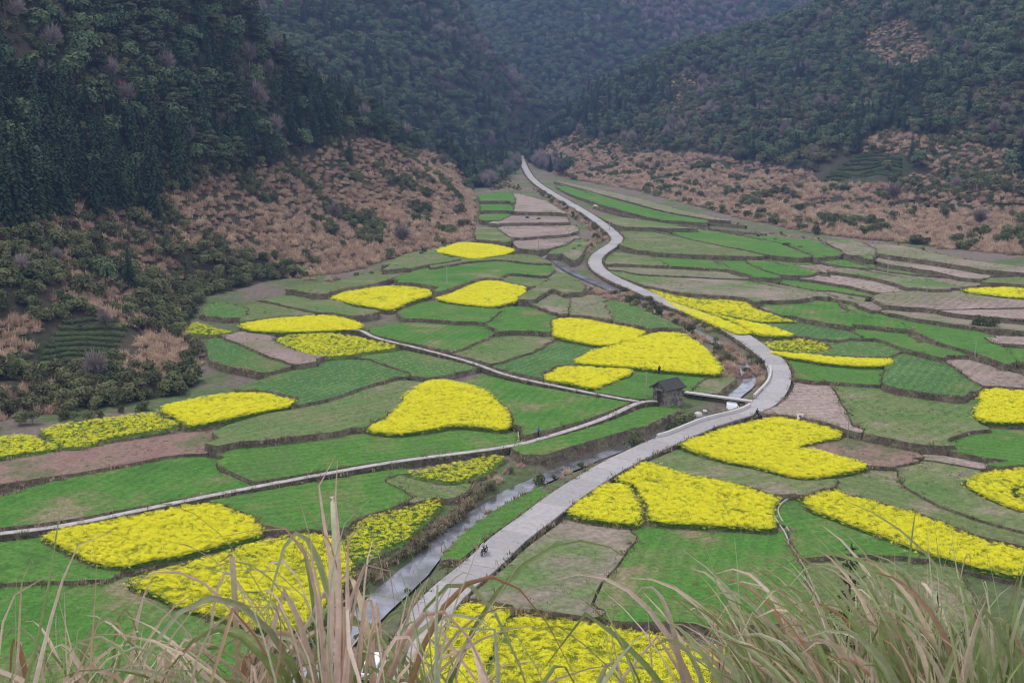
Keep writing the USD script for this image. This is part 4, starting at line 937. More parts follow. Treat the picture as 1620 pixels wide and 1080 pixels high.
dz = inside(R_DRYL, uv); low = (uv[:, 1] > 318 - 0.06 * uv[:, 0])
names = np.array([''] * len(P), dtype=object)
m = ~low & ~dz; names[m] = np.where(pn[m] > .52, choose(rr, m.sum(), [('dry_reed_clump', .12), ('shrub', .6), ('', .28)]), choose(rr, m.sum(), [('shrub', .6), ('', .4)]))
m = low & ~dz; names[m] = np.where(pn[m] > .49, choose(rr, m.sum(), [('dry_reed_clump', .8), ('shrub', .2)]), choose(rr, m.sum(), [('shrub', .7), ('', .25), ('dry_reed_clump', .05)]))
pk = meshkit.fbm(np.c_[P[:, :2] / 12, np.zeros(len(P))], 3, 46)
names[dz] = np.where(pk[dz] < .60, choose(rr, dz.sum(), [('dry_reed_clump', .965), ('', .035)]), choose(rr, dz.sum(), [('shrub', .75), ('dry_reed_clump', .25)]))
for rg in (R_REDL, R_REDL2, R_REDL3): names[inside(rg, uv)] = 'dry_reed_clump'
names[inside(R_TEAL, uv)] = ''
k = names != ''; put(names[k], P[k], seen[k], rr.uniform(.75, 1.3, k.sum()))
# middle hill
P, uv, seen = spread(6.0, 2, rr)
names = choose(rr, len(P), [('evergreen_tree', .93), ('fir_tree', .03), ('bare_tree', .02), ('olive_tree', .02)])
st1 = meshkit.fbm(np.c_[P[:, :2] / 55, np.ones(len(P))], 3, 92)
names[st1 > .62] = choose(rr, (st1 > .62).sum(), [('fir_tree', .6), ('evergreen_tree', .4)]); names[st1 < .36] = choose(rr, (st1 < .36).sum(), [('olive_tree', .5), ('evergreen_tree', .4), ('bare_tree', .1)])
gzn = inside(R_GULLY, uv); names[gzn] = choose(rr, gzn.sum(), [('bare_tree', .65), ('evergreen_tree', .35)])
put(names, P, seen, rr.uniform(.75, 1.25, len(P)))
# far hill
P, uv, seen = spread(7.0, 3, rr)
pn = meshkit.fbm(np.c_[P[:, :2] / 60, np.zeros(len(P))], 3, 35)
names = choose(rr, len(P), [('evergreen_tree', .92), ('bare_tree', .03), ('olive_tree', .05)])
bz = inside(R_BAREF, uv) & (pn > .4); names[bz] = choose(rr, bz.sum(), [('bare_tree', .75), ('evergreen_tree', .25)])
put(names, P, seen, rr.uniform(.85, 1.4, len(P)))
# right hill
P, uv, seen = spread(4.6, 4, rr)
pn = meshkit.fbm(np.c_[P[:, :2] / 40, np.zeros(len(P))], 3, 37)
names = choose(rr, len(P), [('olive_tree', .75), ('evergreen_tree', .19), ('fir_tree', .04), ('bare_tree', .02)])
st1 = meshkit.fbm(np.c_[P[:, :2] / 45, np.ones(len(P))], 3, 91)
names[st1 > .60] = choose(rr, (st1 > .60).sum(), [('fir_tree', .45), ('evergreen_tree', .5), ('olive_tree', .05)])
up = uv[:, 1] < 120 + 0.02 * (uv[:, 0] - 1100); names[up] = choose(rr, up.sum(), [('evergreen_tree', .62), ('olive_tree', .34), ('bare_tree', .04)])
up = (uv[:, 0] < 1010) & (uv[:, 1] > 175); names[up] = choose(rr, up.sum(), [('fir_tree', .4), ('evergreen_tree', .45), ('olive_tree', .15)])
dz = inside(R_DRYR, uv) | inside(R_DRYR2, uv) | inside(R_DRYR3, uv) | inside(R_TEAR, uv)
names[dz] = choose(rr, dz.sum(), [('', .996), ('bare_tree', .002), ('olive_tree', .002)])
op = (pn > .67) & ~dz; names[op] = choose(rr, op.sum(), [('', .72), ('olive_tree', .2), ('bare_tree', .08)])
open_r = (P[op][:, :2] if op.any() else np.zeros((0, 2)))
gr = inside(R_GREENR, uv); names[gr] = choose(rr, gr.sum(), [('', .86), ('olive_tree', .11), ('fir_tree', .01), ('bare_tree', .02)])
k = names != ''; put(names[k], P[k], seen[k], rr.uniform(.7, 1.2, k.sum()))
P, uv, seen = spread(2.3, 4, rr)
pn = meshkit.fbm(np.c_[P[:, 0] / 30, P[:, 1] / 9, np.zeros(len(P))], 3, 39)
names = np.array([''] * len(P), dtype=object)
od = shapely.distance(shapely.points(P[:, :2]), valley) + 5 * (meshkit.fbm(np.c_[P[:, :2] / 25, np.zeros(len(P))], 2, 44) - .5)
band = (od % 8.5) < 2.2
pk = meshkit.fbm(np.c_[P[:, :2] / 13, np.zeros(len(P))], 3, 45)
dz = inside(R_DRYR, uv); names[dz] = np.where(pn[dz] > .30, choose(rr, dz.sum(), [('dry_reed_clump', .98), ('', .02)]), choose(rr, dz.sum(), [('', .25), ('dry_reed_clump', .75)]))
dz = inside(R_DRYR, uv); names[dz & band] = np.where(rr.uniform(0, 1, (dz & band).sum()) < .04, 'shrub', '')
names[dz & (pk > .72)] = 'shrub'
dz = inside(R_DRYR2, uv) | inside(R_DRYR3, uv); names[dz] = choose(rr, dz.sum(), [('dry_reed_clump', .6), ('shrub', .12), ('', .28)])
pn2 = meshkit.fbm(np.c_[P[:, :2] / 40, np.zeros(len(P))], 3, 37); op = (pn2 > .67) & (names == ''); names[op] = choose(rr, op.sum(), [('dry_reed_clump', .35), ('shrub', .4), ('', .25)])
gr = inside(R_GREENR, uv); names[gr] = choose(rr, gr.sum(), [('dry_reed_clump', .5), ('shrub', .3), ('', .2)])
names[inside(R_TEAR, uv)] = ''
k = names != ''; put(names[k], P[k], seen[k], rr.uniform(.8, 1.35, k.sum()))
# lines of growth on the valley floor: (line, width, spacing, lift, kinds)
for px, wd, sp, kinds_ in [
    ([(850,300),(880,318),(905,335),(935,356),(950,372),(930,390),(915,402)], 5, 1.7, [('dry_reed_clump', .75), ('shrub', .25)]),
    ([(925,457),(962,465),(1000,480),(1040,499),(1085,519),(1125,541),(1152,562),(1172,588)], 5.5, 1.5, [('dry_reed_clump', .8), ('shrub', .2)]),
    ([(985,461),(1040,483),(1090,505),(1140,528),(1180,552),(1200,575),(1207,592),(1200,612)], 3.2, 1.4, [('dry_reed_clump', .8), ('shrub', .2)]),
    ([(1140,555),(1155,575),(1160,598)], 3, 1.5, [('dry_reed_clump', .9), ('shrub', .1)]),
    ([(1185,372),(1240,386),(1285,402)], 2, 1.5, [('shrub', .9), ('dry_reed_clump', .1)]),
    ([(1340,470),(1400,497),(1450,507),(1545,520)], 2.2, 2.2, [('dry_reed_clump', .5), ('shrub', .5)]),
    ([(1560,525),(1650,532)], 1.6, 1.2, [('shrub', 1)]),
    ([(1360,470),(1376,480)], 2, 1.3, [('dry_reed_clump', 1)]),
    ([(1270,885),(1345,884),(1420,888)], 1.4, 1.0, [('dry_reed_clump', 1)]),
    ([(1272,890),(1295,930)], 1.4, 1.2, [('dry_reed_clump', 1)]),
    ([(1345,690),(1420,712),(1460,722)], 1.6, 1.3, [('dry_reed_clump', .8), ('shrub', .2)]),
    ([(400,410),(480,440),(560,440),(650,412),(750,380)], 3.0, 2.4, [('dry_reed_clump', .7), ('shrub', .3)]),
    ([(778,768),(800,748),(812,735)], 2.5, 1.3, [('dry_reed_clump', .7), ('shrub', .3)]),
    ([(700,850),(740,825),(790,793),(840,765)], 1.2, 3.4, [('shrub', .35), ('dry_reed_clump', .65)]),
    ([(860,760),(900,745),(935,730)], 2.0, 2.0, [('shrub', .8), ('dry_reed_clump', .2)]),
    ([(560,1010),(600,965),(650,925),(690,890)], 1.6, 2.0, [('shrub', .45), ('dry_reed_clump', .55)]),
    ([(600,905),(660,865),(720,815)], 1.0, 3.0, [('shrub', .5), ('dry_reed_clump', .5)]),
    ([(762,296),(775,285),(790,275),(805,262),(815,250)], 14, 2.6, [('shrub', .35), ('bare_tree', .3), ('olive_tree', .25), ('evergreen_tree', .1)]),
    ([(838,243),(850,258),(868,268),(885,270)], 8, 2.6, [('bare_tree', .7), ('olive_tree', .2), ('dry_reed_clump', .1)]),
    ([(885,291),(960,311),(1060,337),(1180,356)], 1.6, 2.0, [('dry_reed_clump', .8), ('shrub', .2)]),
    ([(985,345),(1080,360),(1170,373)], 1.6, 2.2, [('dry_reed_clump', .6), ('shrub', .4)]),
    ([(1340,384),(1420,386),(1510,408),(1640,424)], 2.5, 2.2, [('dry_reed_clump', .85), ('shrub', .15)]),
    ([(1190,366),(1260,373),(1310,381)], 2.5, 2.2, [('dry_reed_clump', .85), ('shrub', .15)]),
    ([(820,345),(860,352),(895,365),(905,378)], 3, 2.4, [('dry_reed_clump', .7), ('shrub', .3)]),
    ([(0,672),(100,662),(230,648)], 3, 1.8, [('shrub', .8), ('dry_reed_clump', .2)]),
    ([(780,300),(800,295),(815,300),(800,285)], 6, 2.5, [('shrub', .35), ('dry_reed_clump', .65)]),
    ]:
    c = spline(on_floor(px, 0.3), sp)
    for q in c:
        for _ in range(max(1, int(wd / 2.2))):
            x, y = q[0] + rr.uniform(-.5, .5) * wd, q[1] + rr.uniform(-.5, .5) * wd
            dd_, ii_ = seg_dist(np.array([[x, y]]), stream_lo)
            if dd_[0] < stream_lo[ii_[0], 3] / 2 + .9: continue
            if seg_dist(np.array([[x, y]]), road_c)[0][0] < ROAD_W / 2 + .7: continue
            n = choose(rr, 1, kinds_)[0]; s_ = rr.uniform(.55, 1.0) * (1.0 if wd > 2.9 else .6) * (0.8 if n == 'shrub' else 1)
            cand.append((n, x, y, max(gz(x, y)[0], floor_z(x, y) - .2), s_, True))
for (u, v), n, s_ in [((1080,668),'shrub',1.05),((1068,676),'shrub',.9),((1094,660),'shrub',.8),((1002,703),'shrub',.95),((1018,698),'dry_reed_clump',.5),((855,762),'shrub',.7),((1372,482),'shrub',.7),((1548,522),'shrub',1.2),((1567,524),'shrub',1.2),
    ((855,262),'bare_tree',1.3),((842,252),'bare_tree',1.2),((868,266),'bare_tree',1.2),((878,262),'bare_tree',1.0),((800,282),'evergreen_tree',.9),((785,288),'evergreen_tree',.7),((815,275),'evergreen_tree',.8),((772,285),'bare_tree',.9),((800,268),'bare_tree',1.1),
    ((1245,393),'shrub',.9),((1265,398),'shrub',.9)]:
    p = on_floor([(u, v)], 0.2)[0]; cand.append((n, p[0], p[1], gz(p[0], p[1])[0], s_, True))
landz = lambda x, y: gz(x, y)
def on_land(uv):
    d = ray(uv)[0]; ts = np.geomspace(90, 1600, 3000); P = EYE + d * ts[:, None]
    i = np.argmax(P[:, 2] < gz(P[:, 0], P[:, 1])); return P[i]
for uv_, n, s_ in [((197,150),'rust_tree',.9),((250,497),'yellow_tipped_shrub',.8),((282,500),'yellow_tipped_shrub',.9),((262,500),'yellow_tipped_shrub',.6),((195,522),'yellow_tipped_shrub',.7),((205,455),'fir_tree',.75),((1498,285),'fir_tree',.55),((30,350),'fir_tree',1.3),((62,345),'fir_tree',1.15),((100,345),'fir_tree',1.2),((150,340),'fir_tree',1.1),((205,325),'fir_tree',1.0),((243,345),'fir_tree',.95),((10,360),'fir_tree',1.0),((553,262),'fir_tree',.9),((170,462),'evergreen_tree',.8),((165,520),'bare_tree',.5),((35,440),'bare_tree',.6),((90,420),'bare_tree',.5)]:
    p = on_land((uv_[0], uv_[1])); cand.append((n, p[0], p[1], p[2], s_, True))

# ------------------------------------------------------------------ the largest of each kind one by one, the rest as stuff
WHERE = {0: ('on the valley floor', 'on the valley floor'), 1: ('on the left hill', 'on the left hill'), 2: ('on the middle hill', 'on the middle hill'), 3: ('on the blue far hill', 'on the far hill'), 4: ('on the right-hand hill', 'on the right hill'), 5: ('near the viewer', 'near the viewer')}
LABEL = {
 'fir_tree': ('dark green pointed fir with drooping tiers', 'fir tree', 'firs'),
 'pine_tree': ('dull green pine with layered crown', 'pine tree', 'pines'),
 'evergreen_tree': ('dark green round-crowned evergreen tree in the wood', 'tree', 'evergreen broadleaf trees'),
 'olive_tree': ('low olive green bushy tree', 'tree', 'low bushy trees'),
 'bare_tree': ('greyish purple leafless tree', 'tree', 'leafless trees'),
 'shrub': ('rounded green bush', 'bush', 'green bushes'),
 'dry_reed_clump': ('pinkish tan clump of dry reeds', 'reed clump', 'clumps of dry reeds'),
 'rust_tree': ('rust red tree alone in the dark wood', 'tree', None),
 'yellow_tipped_shrub': ('green bush with yellow tips near the lower fields', 'bush', 'yellow tipped bushes'),
}
REST = {'fir_tree': 'fir_wood', 'pine_tree': 'pine_wood', 'evergreen_tree': 'evergreen_wood', 'olive_tree': 'bushy_wood', 'bare_tree': 'leafless_wood', 'shrub': 'scrub', 'dry_reed_clump': 'dry_reeds'}
bykind = {}
for c in cand: bykind.setdefault(c[0], []).append(c)
for n, rows in sorted(bykind.items()):
    xyz = np.array([c[1:5] for c in rows], float); vis = np.array([c[5] for c in rows])
    u, v, d = project(xyz[:, :3])
    size = np.where(vis & (u > 0) & (u < 1620) & (v > -20) & (v < 1080), xyz[:, 3] / d, 0)
    order = np.argsort(-size, kind='stable')
    r = np.random.default_rng(len(n)); lab, ct, gp = LABEL[n]
    K = KINDS[n]
    rot = r.uniform(0, 360, len(rows)); which = r.integers(0, len(K), len(rows)); zs = r.uniform(.85, 1.2, len(rows))
    top = [i for i in order[:300] if size[i] > 0]
    for i in top:
        x = UsdGeom.Xform.Define(stage, numbered(n))
        x.AddTranslateOp().Set(Gf.Vec3d(*xyz[i, :3])); x.AddRotateZOp().Set(float(rot[i])); x.AddScaleOp().Set(Gf.Vec3f(*(xyz[i, 3] * np.array([1, 1, zs[i]]))))
        x.GetPrim().GetReferences().AddInternalReference(K[which[i]]); x.GetPrim().SetInstanceable(True)
        ixh = HID[min(np.searchsorted(GY, xyz[i, 1]), len(GY) - 1), min(np.searchsorted(GX, xyz[i, 0]), len(GX) - 1)]
        a_, b_ = WHERE[int(ixh)]
        tag(x, f'{lab} {a_}', ct, gp and f'{gp} {b_}')
    rest = np.setdiff1d(np.arange(len(rows)), top)
    if len(rest):
        instancer(REST[n], '/World', K, xyz[rest, :3], np.radians(rot[rest]), xyz[rest, 3:4] * np.c_[np.ones(len(rest)), np.ones(len(rest)), zs[rest]], which[rest], kind='stuff')
    print(n, len(rows), len(top))

# ------------------------------------------------------------------ tufts on the banks between the plots
L_tuf = leafmat('bank_tufts', (.11, .13, .05), (.30, .25, .14), rough=0.9)
L_dry = leafmat('dry_tufts', (.22, .16, .11), (.50, .38, .27), rough=0.9)
tufts = [(strips(np.random.default_rng(40 + i), 22, .62, .07, .8, seg=2), L_tuf if i < 2 else L_dry) for i in range(4)]
E = []
for poly, A in edge_pts:
    L = poly.exterior.length
    dist = np.hypot(*np.array(poly.centroid.coords[0]))
    q = np.array([poly.exterior.interpolate(s).coords[0] for s in np.arange(0, L, 0.55 + dist / 500)])
    q = q + rr.normal(0, .22, q.shape)
    z = plane_z(A, q[:, 0], q[:, 1]) - rr.uniform(0.02, .5, len(q))
    dryness = meshkit.fbm(np.c_[q / 14, np.zeros(len(q))], 3, 51)
    k = rr.uniform(0, 1, len(q)) < np.clip((dryness - .25) * 3.2, .3, 1)
    E.append(np.c_[q, z, dryness][k])
for line, off in [(road_c, ROAD_W / 2 + .1)] + [(l, .62) for l in path_lines] + [(l, .3) for l in bank_lines]:
    d_ = np.gradient(line[:, :2], axis=0); d_ /= np.linalg.norm(d_, axis=1, keepdims=True); n_ = np.c_[d_[:, 1], -d_[:, 0]]
    for sg in (-1, 1):
        for _ in range(2):
            q = line[:, :2] + n_ * sg * (off + rr.normal(0, .12, (len(line), 1))) + d_ * rr.uniform(-.6, .6, (len(line), 1))
            k = rr.uniform(0, 1, len(q)) < .6
            E.append(np.c_[q, line[:, 2] - rr.uniform(.1, .45, len(q)), rr.uniform(.3, .7, len(q))][k])
for px, _ in WALLS:
    c = spline(on_floor(px, 0.2), .25)
    for _ in range(4):
        E.append(np.c_[c[:, :2] + rr.normal(.2, .35, (len(c), 2)), floor_z(c[:, 0], c[:, 1]) + rr.uniform(-.9, .35, len(c)), rr.uniform(.2, .75, len(c))])
E = np.vstack(E)
growth('weeds', 'DBPR', 0.55, [(strips(np.random.default_rng(60 + i), 14, .4, .06, .9, seg=2), L_wee) for i in range(3)], .8, 420)
growth('wheat_tufts', 'GV', 0.7, [(strips(np.random.default_rng(70 + i), 14, .32, .05, 1.1, seg=2), L_whe) for i in range(3)], .85, 260)
instancer('bank_grass', '/World', tufts, E[:, :3], rr.uniform(0, 6.28, len(E)), rr.uniform(.7, 1.7, len(E)), np.where(E[:, 3] + rr.normal(0, .1, len(E)) > .52, 2, 0) + rr.integers(0, 2, len(E)), kind='stuff')

# ------------------------------------------------------------------ things in the valley
wood = plain('dark_wood', (.07, .055, .045), 0.85, 0.3, 8.0)
tile_m = plain('roof_tile', (.075, .07, .075), 0.85, 0.35, 3.0, bump=0.4)
hutstone = fieldmat('hut_stone', [(0.3, (.12, .105, .095)), (0.5, (.20, .18, .165)), (0.7, (.27, .235, .21))], low=1.6, fine=5.0, contrast=0.5, bump=1.0, dist=0.2)
grey_steel = plain('grey_steel', (.30, .30, .31), 0.5, 0.1, 5, metallic=0.6)
polec = plain('pole_concrete', (.33, .31, .30), 0.9, 0.15, 4)
black = plain('black_rubber', (.018, .018, .02), 0.8, 0.2, 8)
darkp = plain('dark_plastic', (.03, .03, .035), 0.45, 0.15, 8)
white_paint = plain('white_paint', (.78, .78, .78), 0.4, 0.05, 3)
red_paint = plain('red_paint', (.45, .03, .03), 0.35, 0.08, 4)
glassd = usdkit.material(stage, look('dark_glass'), {'p': ('principled_bsdf', {'base_color': (.05, .075, .09), 'roughness': 0.06, 'specular_ior_level': 0.8})}, [], surface='p.BSDF')
lampg = plain('lamp_glass', (.75, .74, .70), 0.15, 0.05, 3)
skin = plain('skin', (.50, .31, .22), 0.6, 0.08, 6)
hairm = plain('black_hair', (.02, .017, .015), 0.6, 0.2, 20)
cloth = {n: plain('cloth_' + n, c, 0.95, 0.18, 9.0) for n, c in {'blue': (.06, .16, .42), 'navy': (.025, .03, .08), 'black': (.02, .02, .022), 'grey': (.16, .15, .15), 'dark_red': (.2, .03, .03), 'pale': (.55, .55, .56)}.items()}
def rot2(x, y, a): return x * math.cos(a) - y * math.sin(a), x * math.sin(a) + y * math.cos(a)

# the stone hut where the two footpaths meet
corner = on_floor([(1054.5, 639)], 0.9)[0]
HA = math.radians(40); HL, HW, HH, HR = 3.9, 3.1, 2.45, 0.95
hut = thing('stone_hut', 'small grey stone hut with dark tiled gable roof where the footpaths meet', 'hut', corner, HA)
# local x runs along the long side wall, y along the front
prof = shapely.Polygon([(0, -1.2), (HW, -1.2), (HW, HH), (HW / 2, HH + HR), (0, HH)])
def gable(x0, poly):
    m = trimesh.creation.extrude_polygon(poly, 0.3, engine='earcut')
    v = np.array(m.vertices); return np.c_[x0 + v[:, 2], v[:, 0], v[:, 1]], np.array(m.faces)
door = shapely.box(1.15, 0.0, 2.15, 2.0)
obj('front_wall', gable(0, prof.difference(door)), hutstone, hut)
obj('rear_wall', gable(HL - 0.3, prof), hutstone, hut)
for y in (0.15, HW - 0.15): obj('side_wall', box(HL / 2, y, HH / 2 - 0.6, HL - 0.602, 0.3, HH + 1.2), hutstone, hut)
dr = obj('door', cat(*[box(0.16, 1.25 + 0.2 * k, 1.0, 0.05, 0.19, 1.98) for k in range(5)]), wood, hut)
obj('handle', box(0.11, 2.0, 1.0, 0.04, 0.04, 0.16), grey_steel, dr)
obj('lintel', box(-0.03, 1.65, 2.09, 0.2, 1.4, 0.16), path_m, hut)
obj('floor', box(HL / 2, HW / 2, -0.02, HL - 0.62, HW - 0.62, 0.1), path_m, hut)
sl = math.atan2(HR, HW / 2); ov = 0.45
for sgn in (-1, 1):
    n = 17; half = (HW / 2 + ov) / math.cos(sl)
    b = MB()
    for k in range(n):                                         # courses of cover tiles over a thin deck
        xc = -0.45 + (HL + 0.9) * (k + 0.5) / n
        segs = 8
        for s_ in range(segs):
            d0, d1 = half * s_ / segs, half * (s_ + 1.08) / segs
            p = [np.array([xc, HW / 2 + sgn * d * math.cos(sl), HH + HR - d * math.sin(sl) + 0.09 + 0.02 * (s_ % 2) + lift_ + 0.015 * rng.normal()]) for d, lift_ in ((d0, 0.0), (d1, 0.035))]
            b.add(*tube(p, (HL + 0.9) / n * 0.52, 6))
    rf = obj('roof_slope', box(0, 0, 0, HL + 0.9, half, 0.07), wood, hut)
    xf = UsdGeom.Xformable(rf); xf.AddTranslateOp().Set(Gf.Vec3d(HL / 2, HW / 2 + sgn * half / 2 * math.cos(sl), HH + HR - half / 2 * math.sin(sl) + 0.05)); xf.AddRotateXOp().Set(-sgn * math.degrees(sl))
    obj('roof_tiles', b.mesh(), tile_m, hut, smooth=40)
obj('ridge', cat(*[tube([(-0.5 + (HL + 1.0) * k / 14, HW / 2, HH + HR + 0.17), (-0.5 + (HL + 1.0) * (k + 1.06) / 14, HW / 2, HH + HR + 0.19)], 0.13, 7) for k in range(14)]), tile_m, hut, smooth=40)
for sgn in (-1, 1):
    obj('bargeboard', tube([(-0.47, HW / 2, HH + HR + 0.02), (-0.47, HW / 2 + sgn * (HW / 2 + ov), HH + HR - (HW / 2 + ov) * math.tan(sl) + 0.02)], 0.06, 4), wood, hut)

# footbridge, weir and fall
b0, b1 = on_floor([(1084, 619.5)], 1.0)[0], on_floor([(1190, 634)], 1.0)[0]
br = thing('footbridge', 'narrow concrete slab bridge from the stone hut to the lane over a small weir', 'footbridge')
cb = np.linspace(b0, b1, 9); cb[:, 2] += 0.05
obj('deck', ribbon(cb, 0.95, 0.0, 0.26), kerb_m, br)
mid = b0 + (b1 - b0) * 0.62
obj('pier', box(mid[0], mid[1], mid[2] - 1.5, 0.5, 0.8, 2.5, math.atan2(b1[1] - b0[1], b1[0] - b0[0])), stone_m, br)
dirb = (b1 - b0)[:2] / np.linalg.norm((b1 - b0)[:2])
wr = thing('weir', 'dark mossy stone weir under the footbridge', 'weir')
ws = [b0 + (b1 - b0) * t for t in np.linspace(0.0, 0.60, 10)]; we = [b0 + (b1 - b0) * t for t in np.linspace(0.8, 0.97, 5)]; wm = [b0 + (b1 - b0) * t for t in np.linspace(0.6, 0.8, 5)]
for pts_, top in ((ws, -0.3), (we, -0.35), (wm, -0.78)):
    pts_ = np.array(pts_) + [0.25, 0.5, 0]
    c = np.array(pts_); c[:, 2] += top
    obj('stonework', ribbon(c, 0.9, 0, 3.2), stone_m, wr)
lipz = b0[2] - 0.72
fall_c = b0 + (b1 - b0) * 0.69
V, n_ = [], 9
for i, t in enumerate(np.linspace(0, 1, 10)):
    for j, s_ in enumerate(np.linspace(-1, 1, n_)):
        q = fall_c[:2] + dirb * s_ * (0.8 + 0.4 * t) + np.array([0.12, -1.0]) * (1.5 * t ** 0.6 - .1)
        V.append([q[0], q[1] + 0.10 * meshkit.noise(np.array([s_ * 3, t * 2, 1.0])), lipz + 0.02 - 1.15 * t ** 1.7])
fi_ = [(i * n_ + j, i * n_ + j + 1, (i + 1) * n_ + j + 1, (i + 1) * n_ + j) for i in range(9) for j in range(n_ - 1)]
obj('waterfall', (np.array(V), np.array(fi_)), foam_m, smooth=True, kind='structure')
def rock(name, px, size, mat, label, lift=0.0, seed=0, squash=0.7):
    s_ = trimesh.creation.icosphere(3, 1.0); v = np.array(s_.vertices)
    v *= (0.75 + 0.5 * meshkit.fbm(v * 1.4 + seed * 7.0, 3, seed))[:, None]; v = v * np.array([size, size * .8, size * squash])
    p = on_floor([px], lift)[0]
    t = UsdGeom.Xform
    return obj(name, (v + p + [0, 0, size * squash * .25], s_.faces), mat, smooth=True, label=label, cat='boulder')
palerock = plain('pale_rock', (.55, .52, .52), 0.9, 0.2, 1.2, bump=0.5)
rock('boulder', (1104, 657), 0.75, palerock, 'white boulder in the stream below the weir', LO_Z + .2, 1)
rock('boulder', (942, 328), 1.15, palerock, 'pale boulder on the terrace above the far lane', 0.5, 2)
rock('boulder', (1115, 651), 0.4, palerock, 'small stone beside the white boulder in the stream', LO_Z + .2, 3)
for i, px in enumerate([(1018, 697), (1033, 694), (1060, 682), (1078, 674)]):
    rock('boulder', px, 0.35 + 0.1 * (i % 2), hutstone, ['low grey stone at the stream edge, nearest the lane kerb end', 'low grey stone in the narrow stream beside the kerb', 'low grey stone in the stream midway along the kerb', 'low grey stone in the stream under the hut bushes'][i], LO_Z + .1, 10 + i)

# posts and boards
def pole(px, h, label, arm=True, land=False):
    p = on_land(px) if land else on_floor([px], 0.7)[0]
    t = thing('utility_pole', label, 'pole', p)
    obj('shaft', tube([(0, 0, -0.6), (0, 0, h * .5), (0, 0, h)], [.13, .11, .085], 8), polec, t, smooth=40)
    if arm:
        ca = obj('crossarm', box(0, 0, h - .35, 1.1, .07, .07), grey_steel, t)
        for x in (-.48, 0, .48): obj('insulator', tube([(x, 0, h - .32), (x, 0, h - .2), (x, 0, h - .12)], [.035, .06, .03], 6), white_paint, ca)
pole((147.5, 321), 8.0, 'slender pale utility pole in front of the firs at left', land=True)
pole((707, 453), 5.6, 'thin utility pole standing between the two central rapeseed fields')
pole((852, 402), 5.0, 'thin pole on the fallow plots near the stream head')
pole((1464, 490), 5.6, 'utility pole on the pinkish fallow plots at right')
pole((1404, 437), 5.2, 'thin pole among the upper right terraces')
pole((1022, 630), 4.6, 'thin pole left of the stone hut', arm=False)
pole((964, 366), 4.4, 'thin pole beside the upper lane bend')
pole((1542, 567), 3.2, 'short pole on the bank of the right-hand green terraces', arm=False)
lp = on_floor([(1341, 697)], 0.8)[0]
t = thing('lamp_post', 'thin pale lamp post with a dark head beside the L-shaped rapeseed field', 'lamp post', lp)
obj('shaft', tube([(0, 0, -.4), (0, 0, 2), (0, 0, 4.1)], [.06, .05, .04], 8), grey_steel, t, smooth=40)
obj('panel', box(-.1, 0, 4.25, .7, .5, .06, 0.3), darkp, t); obj('arm', tube([(0, 0, 3.8), (.35, -.1, 3.95)], .03, 5), grey_steel, t); obj('lamp_head', box(.45, -.12, 3.95, .35, .18, .1, 0.3), darkp, t)
sp = on_floor([(1265.5, 665)], 0.75)[0]
t = thing('notice_board', 'white framed board with purple panel at the edge of the L-shaped rapeseed field', 'board', sp)
for x in (-.38, .38): obj('post', box(x, 0.03, 0.35, .06, .06, 1.5), white_paint, t)
for x, z, a, c_ in ((0, 1.05, .95, .1), (0, .35, .95, .1)): obj('frame_rail', box(x, -.02, z, a, .05, c_), white_paint, t)
for x in (-.425, .425): obj('frame_stile', box(x, -.022, .7, .1, .046, .6), white_paint, t)
obj('panel', box(0, .005, .7, .76, .03, .6), white_paint, t)
obj('print', box(0, -.013, .7, .42, .006, .36), plain('purple_print', (.16, .12, .24), .6, .3, 9), t)

# people
def bone(a, b, ra, rb, n=10):
    return m3.Manifold.hull(m3.Manifold.sphere(ra, n).translate(tuple(a)) + m3.Manifold.sphere(rb, n).translate(tuple(b)))
def chain(pts, radii): 
    out_ = None
    for i in range(len(pts) - 1):
        b = bone(pts[i], pts[i + 1], radii[i], radii[i + 1]); out_ = b if out_ is None else out_ + b
    return out_
def smoothm(m, edge=0.03, it=6):
    mm = m.refine_to_length(edge).to_mesh(); t = trimesh.Trimesh(np.array(mm.vert_properties[:, :3]), np.array(mm.tri_verts), process=True)
    trimesh.smoothing.filter_taubin(t, iterations=it); return t
def hand(w, d, side):
    """palm, four unequal bent fingers and a thumb from the wrist w along d"""
    w, d = np.array(w), np.array(d) / np.linalg.norm(d); sx = np.cross(d, [0, 1, 0]); sx /= np.linalg.norm(sx) + 1e-9; fy = np.cross(sx, d)
    m = m3.Manifold.hull(m3.Manifold.sphere(.022, 8).translate(tuple(w)) + m3.Manifold.sphere(.02, 8).translate(tuple(w + d * .085 + fy * .03)) + m3.Manifold.sphere(.018, 8).translate(tuple(w + d * .08 - fy * .03)))
    for k, L in enumerate((.066, .075, .07, .055)):
        r0 = w + d * .085 + fy * (.03 - .02 * k); r1 = r0 + d * L * .55; r2 = r1 + (d * .75 + sx * .5 * side) * L * .5
        m = m + chain([r0, r1, r2], [.009, .0085, .007])
    return m + chain([w + d * .03 + fy * .03, w + d * .06 + fy * .055, w + d * .09 + fy * .06], [.012, .0105, .008])
